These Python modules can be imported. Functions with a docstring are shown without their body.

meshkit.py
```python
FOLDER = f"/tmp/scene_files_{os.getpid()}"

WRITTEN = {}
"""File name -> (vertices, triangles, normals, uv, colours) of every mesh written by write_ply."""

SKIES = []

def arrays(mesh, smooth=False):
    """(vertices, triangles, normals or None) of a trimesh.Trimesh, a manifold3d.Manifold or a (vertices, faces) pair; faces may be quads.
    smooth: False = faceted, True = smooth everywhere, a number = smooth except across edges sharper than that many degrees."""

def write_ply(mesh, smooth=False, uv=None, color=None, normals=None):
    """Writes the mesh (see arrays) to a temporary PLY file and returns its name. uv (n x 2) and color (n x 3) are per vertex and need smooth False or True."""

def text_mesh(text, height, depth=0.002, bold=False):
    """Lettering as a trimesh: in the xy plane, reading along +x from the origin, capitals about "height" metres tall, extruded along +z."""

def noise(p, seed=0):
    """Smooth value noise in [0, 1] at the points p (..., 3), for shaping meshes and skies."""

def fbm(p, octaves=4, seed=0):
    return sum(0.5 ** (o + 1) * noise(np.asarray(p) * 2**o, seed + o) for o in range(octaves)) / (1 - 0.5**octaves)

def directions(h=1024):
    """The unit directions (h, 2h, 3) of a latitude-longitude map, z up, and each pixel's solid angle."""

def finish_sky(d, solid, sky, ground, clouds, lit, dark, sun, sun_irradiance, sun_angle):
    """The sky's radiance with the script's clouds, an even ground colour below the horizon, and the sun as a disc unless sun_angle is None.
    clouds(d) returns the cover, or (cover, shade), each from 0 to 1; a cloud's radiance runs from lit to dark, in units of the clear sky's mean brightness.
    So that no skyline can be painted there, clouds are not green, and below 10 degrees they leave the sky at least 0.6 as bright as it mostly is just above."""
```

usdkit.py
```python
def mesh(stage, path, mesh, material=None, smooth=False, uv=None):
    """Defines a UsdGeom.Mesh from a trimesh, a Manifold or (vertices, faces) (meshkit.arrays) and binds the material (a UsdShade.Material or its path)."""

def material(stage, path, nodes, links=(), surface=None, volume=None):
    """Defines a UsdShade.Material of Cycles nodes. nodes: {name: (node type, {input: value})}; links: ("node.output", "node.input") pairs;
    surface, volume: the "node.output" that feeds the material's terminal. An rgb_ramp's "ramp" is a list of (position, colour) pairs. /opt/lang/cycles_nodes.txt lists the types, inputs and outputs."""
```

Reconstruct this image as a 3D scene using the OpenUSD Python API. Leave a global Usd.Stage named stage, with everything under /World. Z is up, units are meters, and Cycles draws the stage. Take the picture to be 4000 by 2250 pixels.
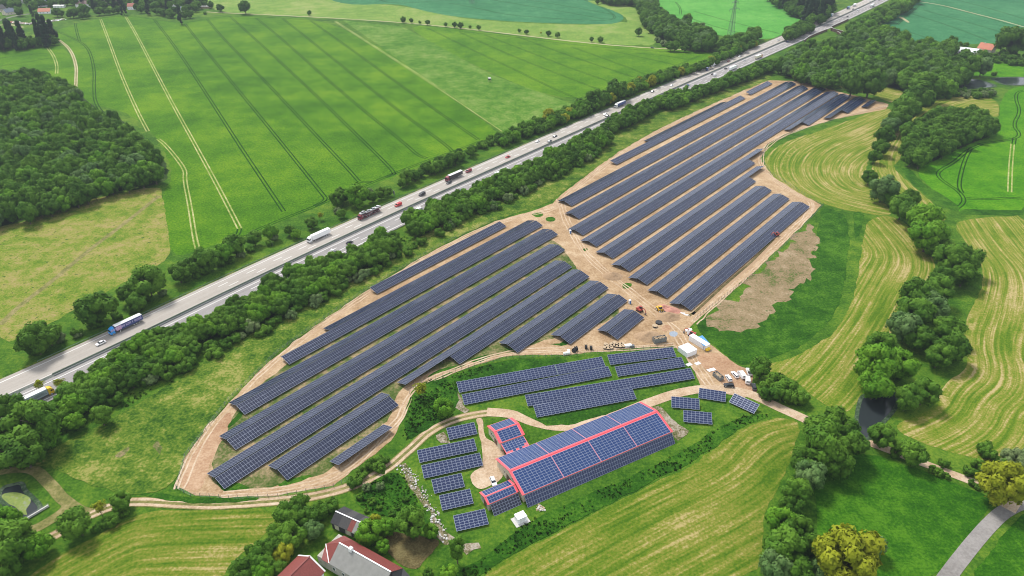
import math, random, os
import numpy as np, trimesh, usdkit, meshkit
import shapely
from shapely.geometry import Polygon, LineString, Point
from scipy.spatial import Delaunay
from pxr import Usd, UsdGeom, UsdLux, UsdShade, Sdf, Gf, Vt

# ---------------------------------------------------------------- stage, camera, sky, sun, exposure
stage = Usd.Stage.CreateInMemory()
UsdGeom.SetStageUpAxis(stage, 'Z')
UsdGeom.SetStageMetersPerUnit(stage, 1.0)
UsdGeom.Xform.Define(stage, '/World')
FOC, TILT, HGT = 2773.0, math.radians(31.0), 198.0        # lens in photo pixels, downward tilt, flying height
cam = UsdGeom.Camera.Define(stage, '/World/camera')
cam.AddTranslateOp().Set(Gf.Vec3d(0, 0, HGT))
cam.AddRotateXOp().Set(90 - 31.0)
cam.CreateHorizontalApertureAttr(36.0)
cam.CreateVerticalApertureAttr(20.25)
cam.CreateFocalLengthAttr(36.0 * FOC / 4000)
cam.CreateClippingRangeAttr(Gf.Vec2f(1, 50000))
cam.CreateExposureAttr(1.5)
SUN_AZ, SUN_EL = math.radians(-38), math.radians(56)      # azimuth clockwise from +y
sun_to = np.array([math.sin(SUN_AZ) * math.cos(SUN_EL), math.cos(SUN_AZ) * math.cos(SUN_EL), math.sin(SUN_EL)])
dome_mat = usdkit.material(stage, '/World/Looks/overcast_sky', {
    "sky": ("sky_texture", {"sky_type": "single_scattering", "sun_disc": False, "sun_elevation": SUN_EL, "sun_rotation": SUN_AZ, "air_density": 1.0, "aerosol_density": 2.0}),
    "tc": ("texture_coordinate", {}),
    "n": ("noise_texture", {"scale": 2.2, "detail": 6.0, "roughness": 0.55}),
    "cl": ("rgb_ramp", {"ramp": [(0.25, (4.6, 5.0, 5.7)), (0.5, (6.6, 6.8, 7.2)), (0.75, (8.6, 8.6, 8.7))]}),
    "mx": ("mix_color", {"fac": 0.8, "use_clamp": False, "use_clamp_result": False}),
    "bg": ("background_shader", {"strength": 0.055})},
    [("tc.generated", "n.vector"), ("n.fac", "cl.fac"), ("sky.color", "mx.a"), ("cl.color", "mx.b"), ("mx.result", "bg.color")], surface="bg.background")
dome = UsdLux.DomeLight.Define(stage, '/World/sky')
UsdShade.MaterialBindingAPI.Apply(dome.GetPrim()).Bind(dome_mat)
dome.GetPrim().SetCustomDataByKey('kind', 'structure')
sun = UsdLux.DistantLight.Define(stage, '/World/sun')
sun.CreateNormalizeAttr(True); sun.CreateIntensityAttr(0.4); sun.CreateAngleAttr(14.0); sun.CreateColorAttr(Gf.Vec3f(1.0, 0.96, 0.9))
sun.AddRotateXYZOp().Set(Gf.Vec3f(math.degrees(math.pi / 2 - SUN_EL), 0, math.degrees(math.pi - SUN_AZ)))

# ---------------------------------------------------------------- helpers
R = random.Random(7)
NR = np.random.default_rng(7)
DS = 4000 / 2576
ZOOM = {'A': (800, 860, .34938), 'B': (1700, 860, .34938), 'C': (800, 1366, .61813), 'D': (1700, 1366, .61813), 'E': (2150, 300, .61813), 'F': (2700, 300, .61813),
        'G': (2150, 750, .61813), 'H': (2500, 750, .61813), 'I': (1620, 1560, .4811), 'J': (1600, 1800, .41265), 'K': (2100, 1540, .4811), 'L': (1080, 1940, .37113),
        'M': (3600, 100, .2747), 'N': (2660, 1380, .2747), 'O': (2460, 1160, .2747), 'P': (2160, 1300, .3434), 'Q': (3150, 50, .2063), 'R': (0, 0, .2747), 'S': (400, 0, .3434),
        'T': (0, 1480, .2063), 'U': (2700, 0, .2747)}
for r_ in range(4):
    for c_ in range(4):
        ZOOM[f'{r_}{c_}'] = (c_ * 1000, (0, 563, 1126, 1689)[r_], .3885)
def zz(n, *pts):                       # zoomed view -> survey coordinates (2576 wide)
    a, b, s = ZOOM[n]
    out = [((a + x * s) / DS, (b + y * s) / DS) for x, y in pts]
    return out if len(out) > 1 else out[0]
def G(p, z=0.0):                       # survey coordinate -> point in the place at height z
    px, py = p[0] * DS, p[1] * DS
    x, y = (px - 2000) / FOC, -(py - 1125) / FOC
    d = np.array([x, math.cos(TILT) + y * math.sin(TILT), -math.sin(TILT) + y * math.cos(TILT)])
    t = (z - HGT) / d[2]
    return np.array([d[0] * t, d[1] * t, z])
def G2(pts, z=0.0):
    return np.array([G(p, z)[:2] for p in pts])

used = {}
def numbered(parent, name):
    k = used.get((parent, name), 0)
    used[(parent, name)] = k + 1
    return f'{parent}/{name}' if k == 0 else f'{parent}/{name}_{k:03d}'
def info(prim, label=None, cat=None, group=None, kind=None):
    for k, v in (('label', label), ('category', cat), ('group', group), ('kind', kind)):
        if v:
            prim.SetCustomDataByKey(k, v)
    return prim
def pth(parent):
    return '/World' if parent is None else (parent if isinstance(parent, str) else str(parent.GetPath()))
def thing(name, label, cat, loc=(0, 0, 0), rz=0.0, group=None, kind=None, parent=None):
    x = UsdGeom.Xform.Define(stage, numbered(pth(parent), name))
    x.AddTranslateOp().Set(Gf.Vec3d(*map(float, loc)))
    if rz: x.AddRotateZOp().Set(math.degrees(rz))
    return info(x.GetPrim(), label, cat, group, kind)
def obj(name, mesh, mat, parent=None, label=None, cat=None, group=None, kind=None, smooth=False, uv=None, normals=None):
    m = usdkit.mesh(stage, numbered(pth(parent), name), mesh, mat, smooth, uv)
    if normals is not None:
        m.CreateNormalsAttr(Vt.Vec3fArray.FromNumpy(normals.astype(np.float32))); m.SetNormalsInterpolation('vertex')
    return info(m.GetPrim(), label, cat, group, kind)

BOXF = np.array([[0, 2, 1], [0, 3, 2], [4, 5, 6], [4, 6, 7], [0, 1, 5], [0, 5, 4], [1, 2, 6], [1, 6, 5], [2, 3, 7], [2, 7, 6], [3, 0, 4], [3, 4, 7]])
class MB:                              # gathers shapes into one mesh
    def __init__(s): s.v, s.f, s.n = [], [], 0
    def add(s, v, f):
        s.v.append(np.asarray(v, float)); s.f.append(np.asarray(f, int) + s.n); s.n += len(v); return s
    def box(s, x0, x1, y0, y1, z0, z1):
        return s.add([[x0, y0, z0], [x1, y0, z0], [x1, y1, z0], [x0, y1, z0], [x0, y0, z1], [x1, y0, z1], [x1, y1, z1], [x0, y1, z1]], BOXF)
    def hexa(s, pts): return s.add(pts, BOXF)
    def bar(s, a, b, w, h=None):
        a, b = np.asarray(a, float), np.asarray(b, float); h = h or w
        d = b - a; d = d / np.linalg.norm(d); up = np.array([0, 0, 1.0]) if abs(d[2]) < .95 else np.array([1.0, 0, 0])
        e = np.cross(d, up); e /= np.linalg.norm(e); g = np.cross(e, d)
        q = [-e * w / 2 - g * h / 2, e * w / 2 - g * h / 2, e * w / 2 + g * h / 2, -e * w / 2 + g * h / 2]
        return s.add([a + k for k in q] + [b + k for k in q], BOXF[:, ::-1])
    def cyl(s, c, r, h, axis='z', n=12, r2=None):
        a = np.linspace(0, 2 * np.pi, n, endpoint=False); r2 = r if r2 is None else r2
        lo = np.stack([np.cos(a) * r, np.sin(a) * r, np.zeros(n) - h / 2], 1); hi = np.stack([np.cos(a) * r2, np.sin(a) * r2, np.zeros(n) + h / 2], 1)
        v = np.vstack([lo, hi, [[0, 0, -h / 2], [0, 0, h / 2]]]); i = np.arange(n); j = (i + 1) % n
        f = np.vstack([np.stack([i, j, j + n], 1), np.stack([i, j + n, i + n], 1), np.stack([j, i, i * 0 + 2 * n], 1), np.stack([i + n, j + n, i * 0 + 2 * n + 1], 1)])
        if axis == 'y': v = v[:, [0, 2, 1]]; f = f[:, ::-1]
        if axis == 'x': v = v[:, [2, 1, 0]]; f = f[:, ::-1]
        return s.add(v + np.asarray(c, float), f)
    def prism(s, prof, y0, y1, taper=None):   # profile in x,z swept across y; taper=(z, factor): narrower above z
        m = trimesh.creation.extrude_polygon(Polygon(prof), 1.0, engine='earcut')
        v = m.vertices[:, [0, 2, 1]].copy(); v[:, 1] = y0 + v[:, 1] * (y1 - y0)
        if taper is not None:
            mid = (y0 + y1) / 2; k = v[:, 2] > taper[0]
            v[k, 1] = mid + (v[k, 1] - mid) * taper[1]
        return s.add(v, m.faces[:, ::-1])
    def tm(s, m): return s.add(m.vertices, m.faces)
    def get(s): return np.vstack(s.v), np.vstack(s.f)

# ---------------------------------------------------------------- materials
KALB = 0.62
def C(r, g, b, k=1.0):
    f = lambda u: (u / 255 / 12.92 if u <= 10.3 else ((u / 255 + .055) / 1.055) ** 2.4) * KALB * k
    return (f(r), f(g), f(b))
def plain(name, col, rough=0.6, metal=0.0, spec=0.5, bump=0.0, var=0.08, vs=2.0):
    nodes = {"g": ("geometry", {}), "n": ("noise_texture", {"scale": vs, "detail": 4.0}), "r": ("rgb_ramp", {"ramp": [(0.3, tuple(c * (1 - var) for c in col)), (0.7, tuple(min(1, c * (1 + var)) for c in col))]}),
             "p": ("principled_bsdf", {"roughness": rough, "metallic": metal, "specular_ior_level": spec})}
    return usdkit.material(stage, f'/World/Looks/{name}', nodes, [("g.position", "n.vector"), ("n.fac", "r.fac"), ("r.color", "p.base_color")], surface="p.BSDF")
def ground(name, stops, sizes=(60, 9, 1.3), mixw=(.34, .33, .33), bump=0.5, rough=0.9, stripe=None, spots=None):
    """Three sizes of noise feed a colour ramp. stripe=(across m, along m, weight): streaks that follow the mesh's st. spots=(size, threshold, colour): scattered tufts."""
    nodes = {"g": ("geometry", {})}
    links = []
    for i, sz in enumerate(sizes):
        nodes[f"n{i}"] = ("noise_texture", {"scale": 1.0 / sz, "detail": (3.0, 4.0, 3.0)[i], "roughness": 0.55})
        links.append(("g.position", f"n{i}.vector"))
    w = list(mixw); extra = 0.0
    if stripe:
        extra = stripe[2]; w = [x * (1 - extra) for x in w]
        nodes["uv"] = ("texture_coordinate", {}); nodes["mp"] = ("mapping", {"scale": (1 / stripe[0], 1 / stripe[1], 1.0)})
        nodes["ns"] = ("noise_texture", {"scale": 1.0, "detail": 2.0, "roughness": 0.6})
        links += [("uv.UV", "mp.vector"), ("mp.vector", "ns.vector")]
    nodes["m0"] = ("math", {"math_type": "multiply", "value2": w[0]})
    nodes["m1"] = ("math", {"math_type": "multiply_add", "value2": w[1]})
    nodes["m2"] = ("math", {"math_type": "multiply_add", "value2": w[2]})
    links += [("n0.fac", "m0.value1"), ("n1.fac", "m1.value1"), ("m0.value", "m1.value3"), ("n2.fac", "m2.value1"), ("m1.value", "m2.value3")]
    last = "m2.value"
    if stripe:
        nodes["m3"] = ("math", {"math_type": "multiply_add", "value2": extra}); links += [("ns.fac", "m3.value1"), (last, "m3.value3")]; last = "m3.value"
    nodes["r"] = ("rgb_ramp", {"ramp": stops}); links.append((last, "r.fac")); colour = "r.color"
    if spots:
        nodes["nv"] = ("noise_texture", {"scale": 1.0 / spots[0], "detail": 2.0}); nodes["sr"] = ("map_range", {"from_min": spots[1], "from_max": spots[1] + .05, "clamp": True})
        nodes["sm"] = ("mix_color", {"b": spots[2]})
        links += [("g.position", "nv.vector"), ("nv.fac", "sr.value"), ("sr.result", "sm.fac"), (colour, "sm.a")]; colour = "sm.result"
    nodes["b"] = ("bump", {"strength": bump, "distance": 0.5})
    nodes["p"] = ("principled_bsdf", {"roughness": rough, "specular_ior_level": 0.06})
    links += [("n2.fac", "b.height"), ("b.normal", "p.normal"), (colour, "p.base_color")]
    return usdkit.material(stage, f'/World/Looks/{name}', nodes, links, surface="p.BSDF")
def tones(*cols, lo=.4, hi=.6):
    return [(lo + (hi - lo) * i / max(1, len(cols) - 1), c) for i, c in enumerate(cols)]
M = {}
M['base'] = ground('meadow_grass', tones(C(50, 94, 22), C(80, 122, 32), C(114, 144, 44)), sizes=(50, 8, 1.2))
M['verge'] = ground('verge_grass', tones(C(46, 84, 22), C(78, 114, 32), C(112, 136, 46), C(160, 160, 88)), sizes=(30, 6, 1.2))
M['tall'] = ground('tall_grass_ground', tones(C(34, 76, 14), C(52, 100, 20), C(84, 130, 34)), sizes=(30, 6, 1.1), bump=.8)
M['crop'] = ground('crop_green', tones(C(58, 108, 8), C(82, 132, 12), C(112, 152, 22)), sizes=(80, 14, 1.5), mixw=(.4, .22, .38))
M['crop2'] = ground('crop_green_cool', tones(C(64, 116, 14), C(90, 138, 18), C(116, 156, 30)), sizes=(80, 14, 1.8), mixw=(.4, .22, .38))
M['crop3'] = ground('crop_green_dense', tones(C(56, 120, 10), C(80, 142, 14), C(106, 160, 26)), sizes=(60, 10, 1.5), mixw=(.34, .28, .38))
M['field_mid'] = ground('field_mid_green', tones(C(82, 158, 62), C(96, 172, 70), C(118, 184, 84)), sizes=(120, 14, 2.5))
M['wheat'] = ground('wheat_blue_green', tones(C(52, 118, 74), C(64, 132, 84), C(82, 146, 96)), sizes=(120, 16, 3))
M['fallow'] = ground('fallow_strip', tones(C(66, 118, 26), C(94, 140, 42), C(134, 160, 78)), sizes=(50, 9, 2))
M['topgrass'] = ground('upland_grass', tones(C(106, 146, 58), C(128, 162, 68), C(158, 172, 98)), sizes=(90, 18, 3))
M['scrub'] = ground('scrub_meadow', tones(C(92, 128, 34), C(124, 146, 48), C(154, 154, 78), C(174, 158, 104)), sizes=(26, 6, 1.1), spots=(2.4, .64, C(74, 102, 42)))
M['mown'] = ground('mown_meadow', tones(C(86, 122, 26), C(116, 140, 38), C(152, 152, 70), C(198, 180, 126), lo=.4, hi=.6), sizes=(46, 8, 1.1), mixw=(.32, .22, .46), stripe=(1.5, 60, .46))
M['mown2'] = ground('mown_meadow_green', tones(C(74, 112, 22), C(104, 130, 34), C(140, 144, 60), C(188, 172, 114), lo=.4, hi=.62), sizes=(46, 8, 1.1), mixw=(.32, .22, .46), stripe=(2.0, 50, .42))
M['pasture'] = ground('pasture_dark', tones(C(34, 84, 10), C(54, 108, 16), C(84, 136, 28)), sizes=(38, 6, 1.0), bump=.8)
M['wood_floor'] = ground('woodland_floor', tones(C(36, 58, 24), C(52, 78, 32), C(74, 98, 44)), sizes=(20, 5, 1.2))
M['soil'] = ground('sandy_soil', tones(C(168, 138, 104), C(196, 166, 130), C(220, 194, 160)), sizes=(45, 6, 1.1))
M['soil_green'] = ground('sandy_soil_weeds', tones(C(70, 98, 38), C(104, 116, 62), C(150, 138, 100), C(184, 160, 124), lo=.4, hi=.62), sizes=(24, 6, 1.2))
M['reddish'] = ground('reddish_soil', tones(C(176, 138, 108), C(196, 160, 128), C(214, 182, 150)), sizes=(30, 5, 1.0))
M['bare'] = ground('bare_soil', tones(C(92, 112, 52), C(148, 130, 98), C(164, 144, 112), C(182, 162, 132), lo=.4, hi=.6), sizes=(30, 7, 1.1), spots=(2.0, .64, C(90, 108, 58)))
M['path'] = ground('dirt_track', tones(C(190, 162, 132), C(216, 190, 160), C(232, 212, 186)), sizes=(20, 4, .8))
M['palepath'] = ground('pale_track', tones(C(168, 164, 118), C(196, 188, 148), C(214, 206, 170)), sizes=(20, 4, .8))
M['rutgreen'] = ground('track_grass', tones(C(112, 116, 64), C(140, 138, 82), C(168, 156, 108)), sizes=(12, 3, .8))
M['tram'] = ground('wheel_track_dark', tones(C(22, 66, 6), C(30, 76, 8), C(40, 88, 12)), sizes=(30, 6, 1.2))
M['trampale'] = ground('wheel_track_pale', tones(C(130, 156, 66), C(170, 178, 106), C(204, 200, 144)), sizes=(20, 6, 1.2))
M['rubbleconc'] = ground('broken_concrete', tones(C(72, 96, 40), C(120, 116, 80), C(160, 148, 124), C(190, 180, 164), lo=.42, hi=.58), sizes=(12, 2.6, .7), bump=1.0)
M['mud'] = ground('brown_rough', tones(C(84, 84, 50), C(112, 100, 66), C(134, 124, 84)), sizes=(14, 3, .7), bump=1.0)
M['asphalt'] = ground('asphalt_lane', tones(C(140, 136, 132), C(156, 152, 148), C(170, 166, 162)), sizes=(30, 6, 1.0), bump=.1)
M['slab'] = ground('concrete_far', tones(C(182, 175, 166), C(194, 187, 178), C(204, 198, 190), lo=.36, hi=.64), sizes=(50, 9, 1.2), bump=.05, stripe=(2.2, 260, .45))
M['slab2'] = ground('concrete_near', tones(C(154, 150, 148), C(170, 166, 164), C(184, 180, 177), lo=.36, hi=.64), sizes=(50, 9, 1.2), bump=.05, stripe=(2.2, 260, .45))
M['median'] = ground('median_strip', tones(C(92, 104, 96), C(118, 124, 118), C(140, 142, 138)), sizes=(30, 5, .8))
M['paint'] = plain('road_paint', (.72, .72, .7), .6)
M['alu'] = plain('aluminium', (.3, .34, .43), .4, 0.3, var=.04)
M['rail_green'] = plain('weathered_rail', C(112, 140, 118), .5, .2)
M['rail_grey'] = plain('galvanised_rail', C(150, 158, 160), .45, .4)
M['white'] = plain('white_paint', (.78, .79, .8), .45)
M['offwhite'] = plain('off_white', (.62, .62, .6), .5)
M['cream'] = plain('cream_render', (.52, .47, .36), .8)
M['greywall'] = plain('grey_render', (.34, .32, .28), .85, var=.2, vs=.8)
M['steel'] = plain('dark_steel', (.12, .13, .14), .5, .5)
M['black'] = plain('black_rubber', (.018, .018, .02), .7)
M['glass'] = plain('vehicle_glass', (.015, .02, .025), .08, var=.0)
M['pane'] = plain('window_pane', (.03, .035, .04), .1, var=.0)
M['pink'] = plain('coral_red_sheet', (.72, .085, .11), .5, var=.05)
M['redroof'] = plain('red_tile', (.17, .035, .028), .7, var=.25, vs=3)
M['redroof2'] = plain('brick_red_tile', (.3, .09, .055), .7, var=.2, vs=3)
M['orangeroof'] = plain('orange_tile', (.42, .145, .08), .7, var=.12, vs=3)
M['greyroof'] = plain('grey_cement_roof', (.22, .22, .205), .85, var=.1, vs=.6)
M['darkroof'] = plain('dark_felt_roof', (.028, .029, .031), .8, var=.2, vs=2)
M['darkroof2'] = plain('charcoal_felt_roof', (.05, .049, .048), .8, var=.2, vs=2)
M['slate'] = plain('blue_slate_roof', (.055, .085, .125), .6, var=.15, vs=3)
M['brownroof'] = plain('brown_roof', (.12, .07, .06), .7, var=.15, vs=3)
M['wood'] = plain('raw_wood', (.36, .27, .17), .8, var=.2)
M['woodwall'] = plain('brown_timber_wall', (.105, .06, .04), .85, var=.35, vs=1.2)
M['conc'] = plain('pale_concrete', (.46, .45, .43), .85, var=.1)
M['bark'] = plain('bark', (.07, .055, .04), .9, var=.3)
M['sand_brown'] = plain('brown_gravel', (.3, .2, .115), .95, var=.14, vs=1.5)
M['sand_red'] = plain('red_gravel', (.4, .19, .14), .95, var=.14, vs=1.5)
M['sand_blue'] = plain('blue_grey_gravel', (.24, .28, .33), .95, var=.14, vs=1.5)
M['yellow'] = plain('machine_yellow', (.6, .36, .03), .5)
M['redpaint'] = plain('machine_red', (.33, .05, .04), .5)
M['bluepaint'] = plain('blue_sheet', (.06, .24, .5), .5)
def pv(name, col, rough):
    nodes = {"g": ("geometry", {}), "n": ("noise_texture", {"scale": .08, "detail": 2.0}), "w": ("math", {"math_type": "multiply_add", "value2": .5, "value3": 0.0}),
             "ad": ("math", {"math_type": "multiply_add", "value2": .5}),
             "r": ("rgb_ramp", {"ramp": [(0.25, tuple(c * .7 for c in col)), (0.75, tuple(c * 1.35 for c in col))]}), "p": ("principled_bsdf", {"roughness": rough, "specular_ior_level": .5})}
    return usdkit.material(stage, f'/World/Looks/{name}', nodes, [("g.position", "n.vector"), ("g.random_per_island", "w.value1"), ("n.fac", "ad.value1"), ("w.value", "ad.value3"), ("ad.value", "r.fac"), ("r.color", "p.base_color")], surface="p.BSDF")
M['pv_new'] = pv('solar_cell_new', (.009, .016, .05), .2)
M['pv_old'] = pv('solar_cell_old', (.014, .028, .095), .22)
M['pv_roof'] = pv('solar_cell_roof', (.012, .045, .17), .22)
def leafmat(name, lo, hi, trans=.25):
    nodes = {"g": ("geometry", {}), "o": ("object_info", {}), "n": ("noise_texture", {"scale": .09, "detail": 2.0}), "nf": ("noise_texture", {"scale": .9, "detail": 3.0}),
             "a": ("math", {"math_type": "multiply", "value2": .3}), "b": ("math", {"math_type": "multiply_add", "value2": .4}), "c": ("math", {"math_type": "multiply_add", "value2": .3}),
             "r": ("rgb_ramp", {"ramp": [(.28, lo), (.72, hi)]}), "d": ("principled_bsdf", {"roughness": .75, "specular_ior_level": .18}), "t": ("translucent_bsdf", {}), "x": ("mix_closure", {"fac": trans})}
    return usdkit.material(stage, f'/World/Looks/{name}', nodes, [("g.position", "n.vector"), ("g.position", "nf.vector"), ("g.random_per_island", "a.value1"), ("n.fac", "b.value1"), ("a.value", "b.value3"), ("nf.fac", "c.value1"), ("b.value", "c.value3"),
        ("c.value", "r.fac"), ("r.color", "d.base_color"), ("r.color", "t.color"), ("d.BSDF", "x.closure1"), ("t.BSDF", "x.closure2")], surface="x.closure")
LEAF = {'oak': leafmat('leaf_dark', C(72, 120, 26), C(152, 204, 58)), 'ash': leafmat('leaf_mid', C(86, 138, 33), C(172, 222, 72)), 'maple': leafmat('leaf_bright', C(99, 161, 29), C(184, 234, 67)),
        'golden': leafmat('leaf_golden', C(159, 172, 31), C(235, 235, 72)), 'willow': leafmat('leaf_grey', C(99, 143, 70), C(181, 211, 131)), 'spruce': leafmat('leaf_conifer', C(45, 74, 45), C(90, 124, 79)),
        'bush': leafmat('leaf_bush', C(79, 131, 31), C(161, 206, 65)), 'grey_bush': leafmat('leaf_bush_grey', C(117, 149, 88), C(204, 216, 147)), 'blade': leafmat('leaf_blade', C(83, 136, 31), C(149, 190, 56), .35)}
# ---------------------------------------------------------------- ground, fields, roads
LAYER = [0.0]
def up(step=0.0015):
    LAYER[0] += step; return LAYER[0]
def densify(xy, step=3.0, closed=True):
    xy = np.asarray(xy, float); out = []
    n = len(xy)
    for i in range(n if closed else n - 1):
        a, b = xy[i], xy[(i + 1) % n]; k = max(1, int(np.linalg.norm(b - a) / step))
        out += [a + (b - a) * t / k for t in range(k)]
    if not closed: out.append(xy[-1])
    return np.array(out)
def smooth(xy, closed=False, it=2):
    xy = np.asarray(xy, float)
    for _ in range(it):
        nxt = np.roll(xy, -1, 0) if closed else xy[1:]
        cur = xy if closed else xy[:-1]
        q = np.empty((2 * len(cur), 2)); q[0::2] = cur * .75 + nxt * .25; q[1::2] = cur * .25 + nxt * .75
        xy = q if closed else np.vstack([xy[:1], q, xy[-1:]])
    return xy
def ragged(xy, amp, size=5.0):
    xy = densify(xy, 2.0)
    p = np.c_[xy / size, np.zeros(len(xy))]
    return xy + (np.stack([meshkit.fbm(p, 3, 1), meshkit.fbm(p, 3, 9)], 1) - .5) * 2 * amp
def patch_xy(xy, z):
    pg = Polygon(xy).buffer(0)
    parts = []
    for g in getattr(pg, 'geoms', [pg]):
        if g.area > .5: parts.append(trimesh.creation.triangulate_polygon(g, engine='earcut'))
    mb = MB()
    for v, f in parts:
        a = v[f[:, 1]] - v[f[:, 0]]; b = v[f[:, 2]] - v[f[:, 0]]
        f = np.where((a[:, 0] * b[:, 1] - a[:, 1] * b[:, 0] < 0)[:, None], f[:, ::-1], f)
        mb.add(np.c_[v, np.full(len(v), z)], f)
    return mb.get()
def patch(name, pts, mat, edge=1.2, parent=None, sm=True, kind='structure', step=.0015):
    xy = G2(pts)
    if sm: xy = smooth(xy, True, 2)
    if edge: xy = ragged(xy, edge)
    return obj(name, patch_xy(xy, up(step)), M[mat], parent, kind=kind if parent is None else None)
def flow_patch(name, pts, guide, mat, spacing=3.5, edge=1.0):
    """A meadow whose st follows a guide line: x = distance from it, y = way along it."""
    xy = ragged(smooth(G2(pts), True, 2), edge); pg = Polygon(xy).buffer(0)
    if pg.geom_type != 'Polygon': pg = max(pg.geoms, key=lambda g: g.area)
    bd = np.array(pg.exterior.segmentize(spacing).coords)[:-1]
    x0, y0, x1, y1 = pg.bounds
    gx, gy = np.meshgrid(np.arange(x0, x1, spacing), np.arange(y0, y1, spacing)); q = np.c_[gx.ravel(), gy.ravel()]
    q = q[shapely.contains_xy(pg.buffer(-spacing * .5), q[:, 0], q[:, 1])]
    v = np.vstack([bd, q]); t = Delaunay(v).simplices
    c = v[t].mean(1); t = t[shapely.contains_xy(pg, c[:, 0], c[:, 1])]
    a = v[t[:, 1]] - v[t[:, 0]]; b = v[t[:, 2]] - v[t[:, 0]]
    t = np.where((a[:, 0] * b[:, 1] - a[:, 1] * b[:, 0] < 0)[:, None], t[:, ::-1], t)
    ln = LineString(smooth(G2(guide), False, 3)); P_ = shapely.points(v)
    uv = np.c_[shapely.distance(ln, P_), shapely.line_locate_point(ln, P_)]
    return obj(name, (np.c_[v, np.full(len(v), up())], t), M[mat], None, kind='structure', uv=uv)
def ribbon(xy, o0, o1, z, uv=False):
    xy = np.asarray(xy, float); d = np.gradient(xy, axis=0); d /= np.maximum(np.linalg.norm(d, axis=1, keepdims=True), 1e-9)
    nrm = np.c_[-d[:, 1], d[:, 0]]; s = np.r_[0, np.cumsum(np.linalg.norm(np.diff(xy, axis=0), axis=1))]
    a, b = xy + nrm * o1, xy + nrm * o0; n = len(xy)
    v = np.vstack([np.c_[a, np.full(n, z)], np.c_[b, np.full(n, z)]]); i = np.arange(n - 1)
    f = np.vstack([np.stack([i, i + n, i + n + 1], 1), np.stack([i, i + n + 1, i + 1], 1)])
    return (v, f, np.vstack([np.c_[np.full(n, o1), s], np.c_[np.full(n, o0), s]])) if uv else (v, f)
def track(name, pts, width, mat='path', mid=None, ruts=None, parent=None, kind='structure', sm=3, edge=.35):
    xy = densify(smooth(G2(pts), False, sm), 2.0, False)
    xy = xy + (np.stack([meshkit.fbm(np.c_[xy / 6, xy[:, :1] * 0], 3, 3), meshkit.fbm(np.c_[xy / 6, xy[:, :1] * 0], 3, 5)], 1) - .5) * edge
    if ruts:                                             # two wheel ruts with grass between
        x = thing(name, None, None, kind=kind, parent=parent)
        z = up()
        if mid: obj('grass_middle', ribbon(xy, -width / 2, width / 2, z), M[mid], x)
        z = up(.0015)
        for o in (-ruts, ruts): obj('wheel_rut', ribbon(xy, o - .6, o + .6, z), M[mat], x)
        return x
    return obj(name, ribbon(xy, -width / 2, width / 2, up()), M[mat], parent, kind=kind if parent is None else None)

# the land: one sheet that runs past the horizon
g_ = np.r_[-6000, -3000, np.arange(-1500, 1501, 250), 3000, 6000].astype(float)
h_ = np.r_[-3000, np.arange(-500, 2501, 250), 5000, 9000].astype(float)
gx, gy = np.meshgrid(g_, h_); nx = len(g_)
vv = np.c_[gx.ravel(), gy.ravel(), np.zeros(gx.size)]
ii = np.array([r * nx + c for r in range(len(h_) - 1) for c in range(nx - 1)])
obj('ground', (vv, np.vstack([np.stack([ii, ii + 1, ii + nx + 1], 1), np.stack([ii, ii + nx + 1, ii + nx], 1)])), M['base'], kind='structure')

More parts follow.
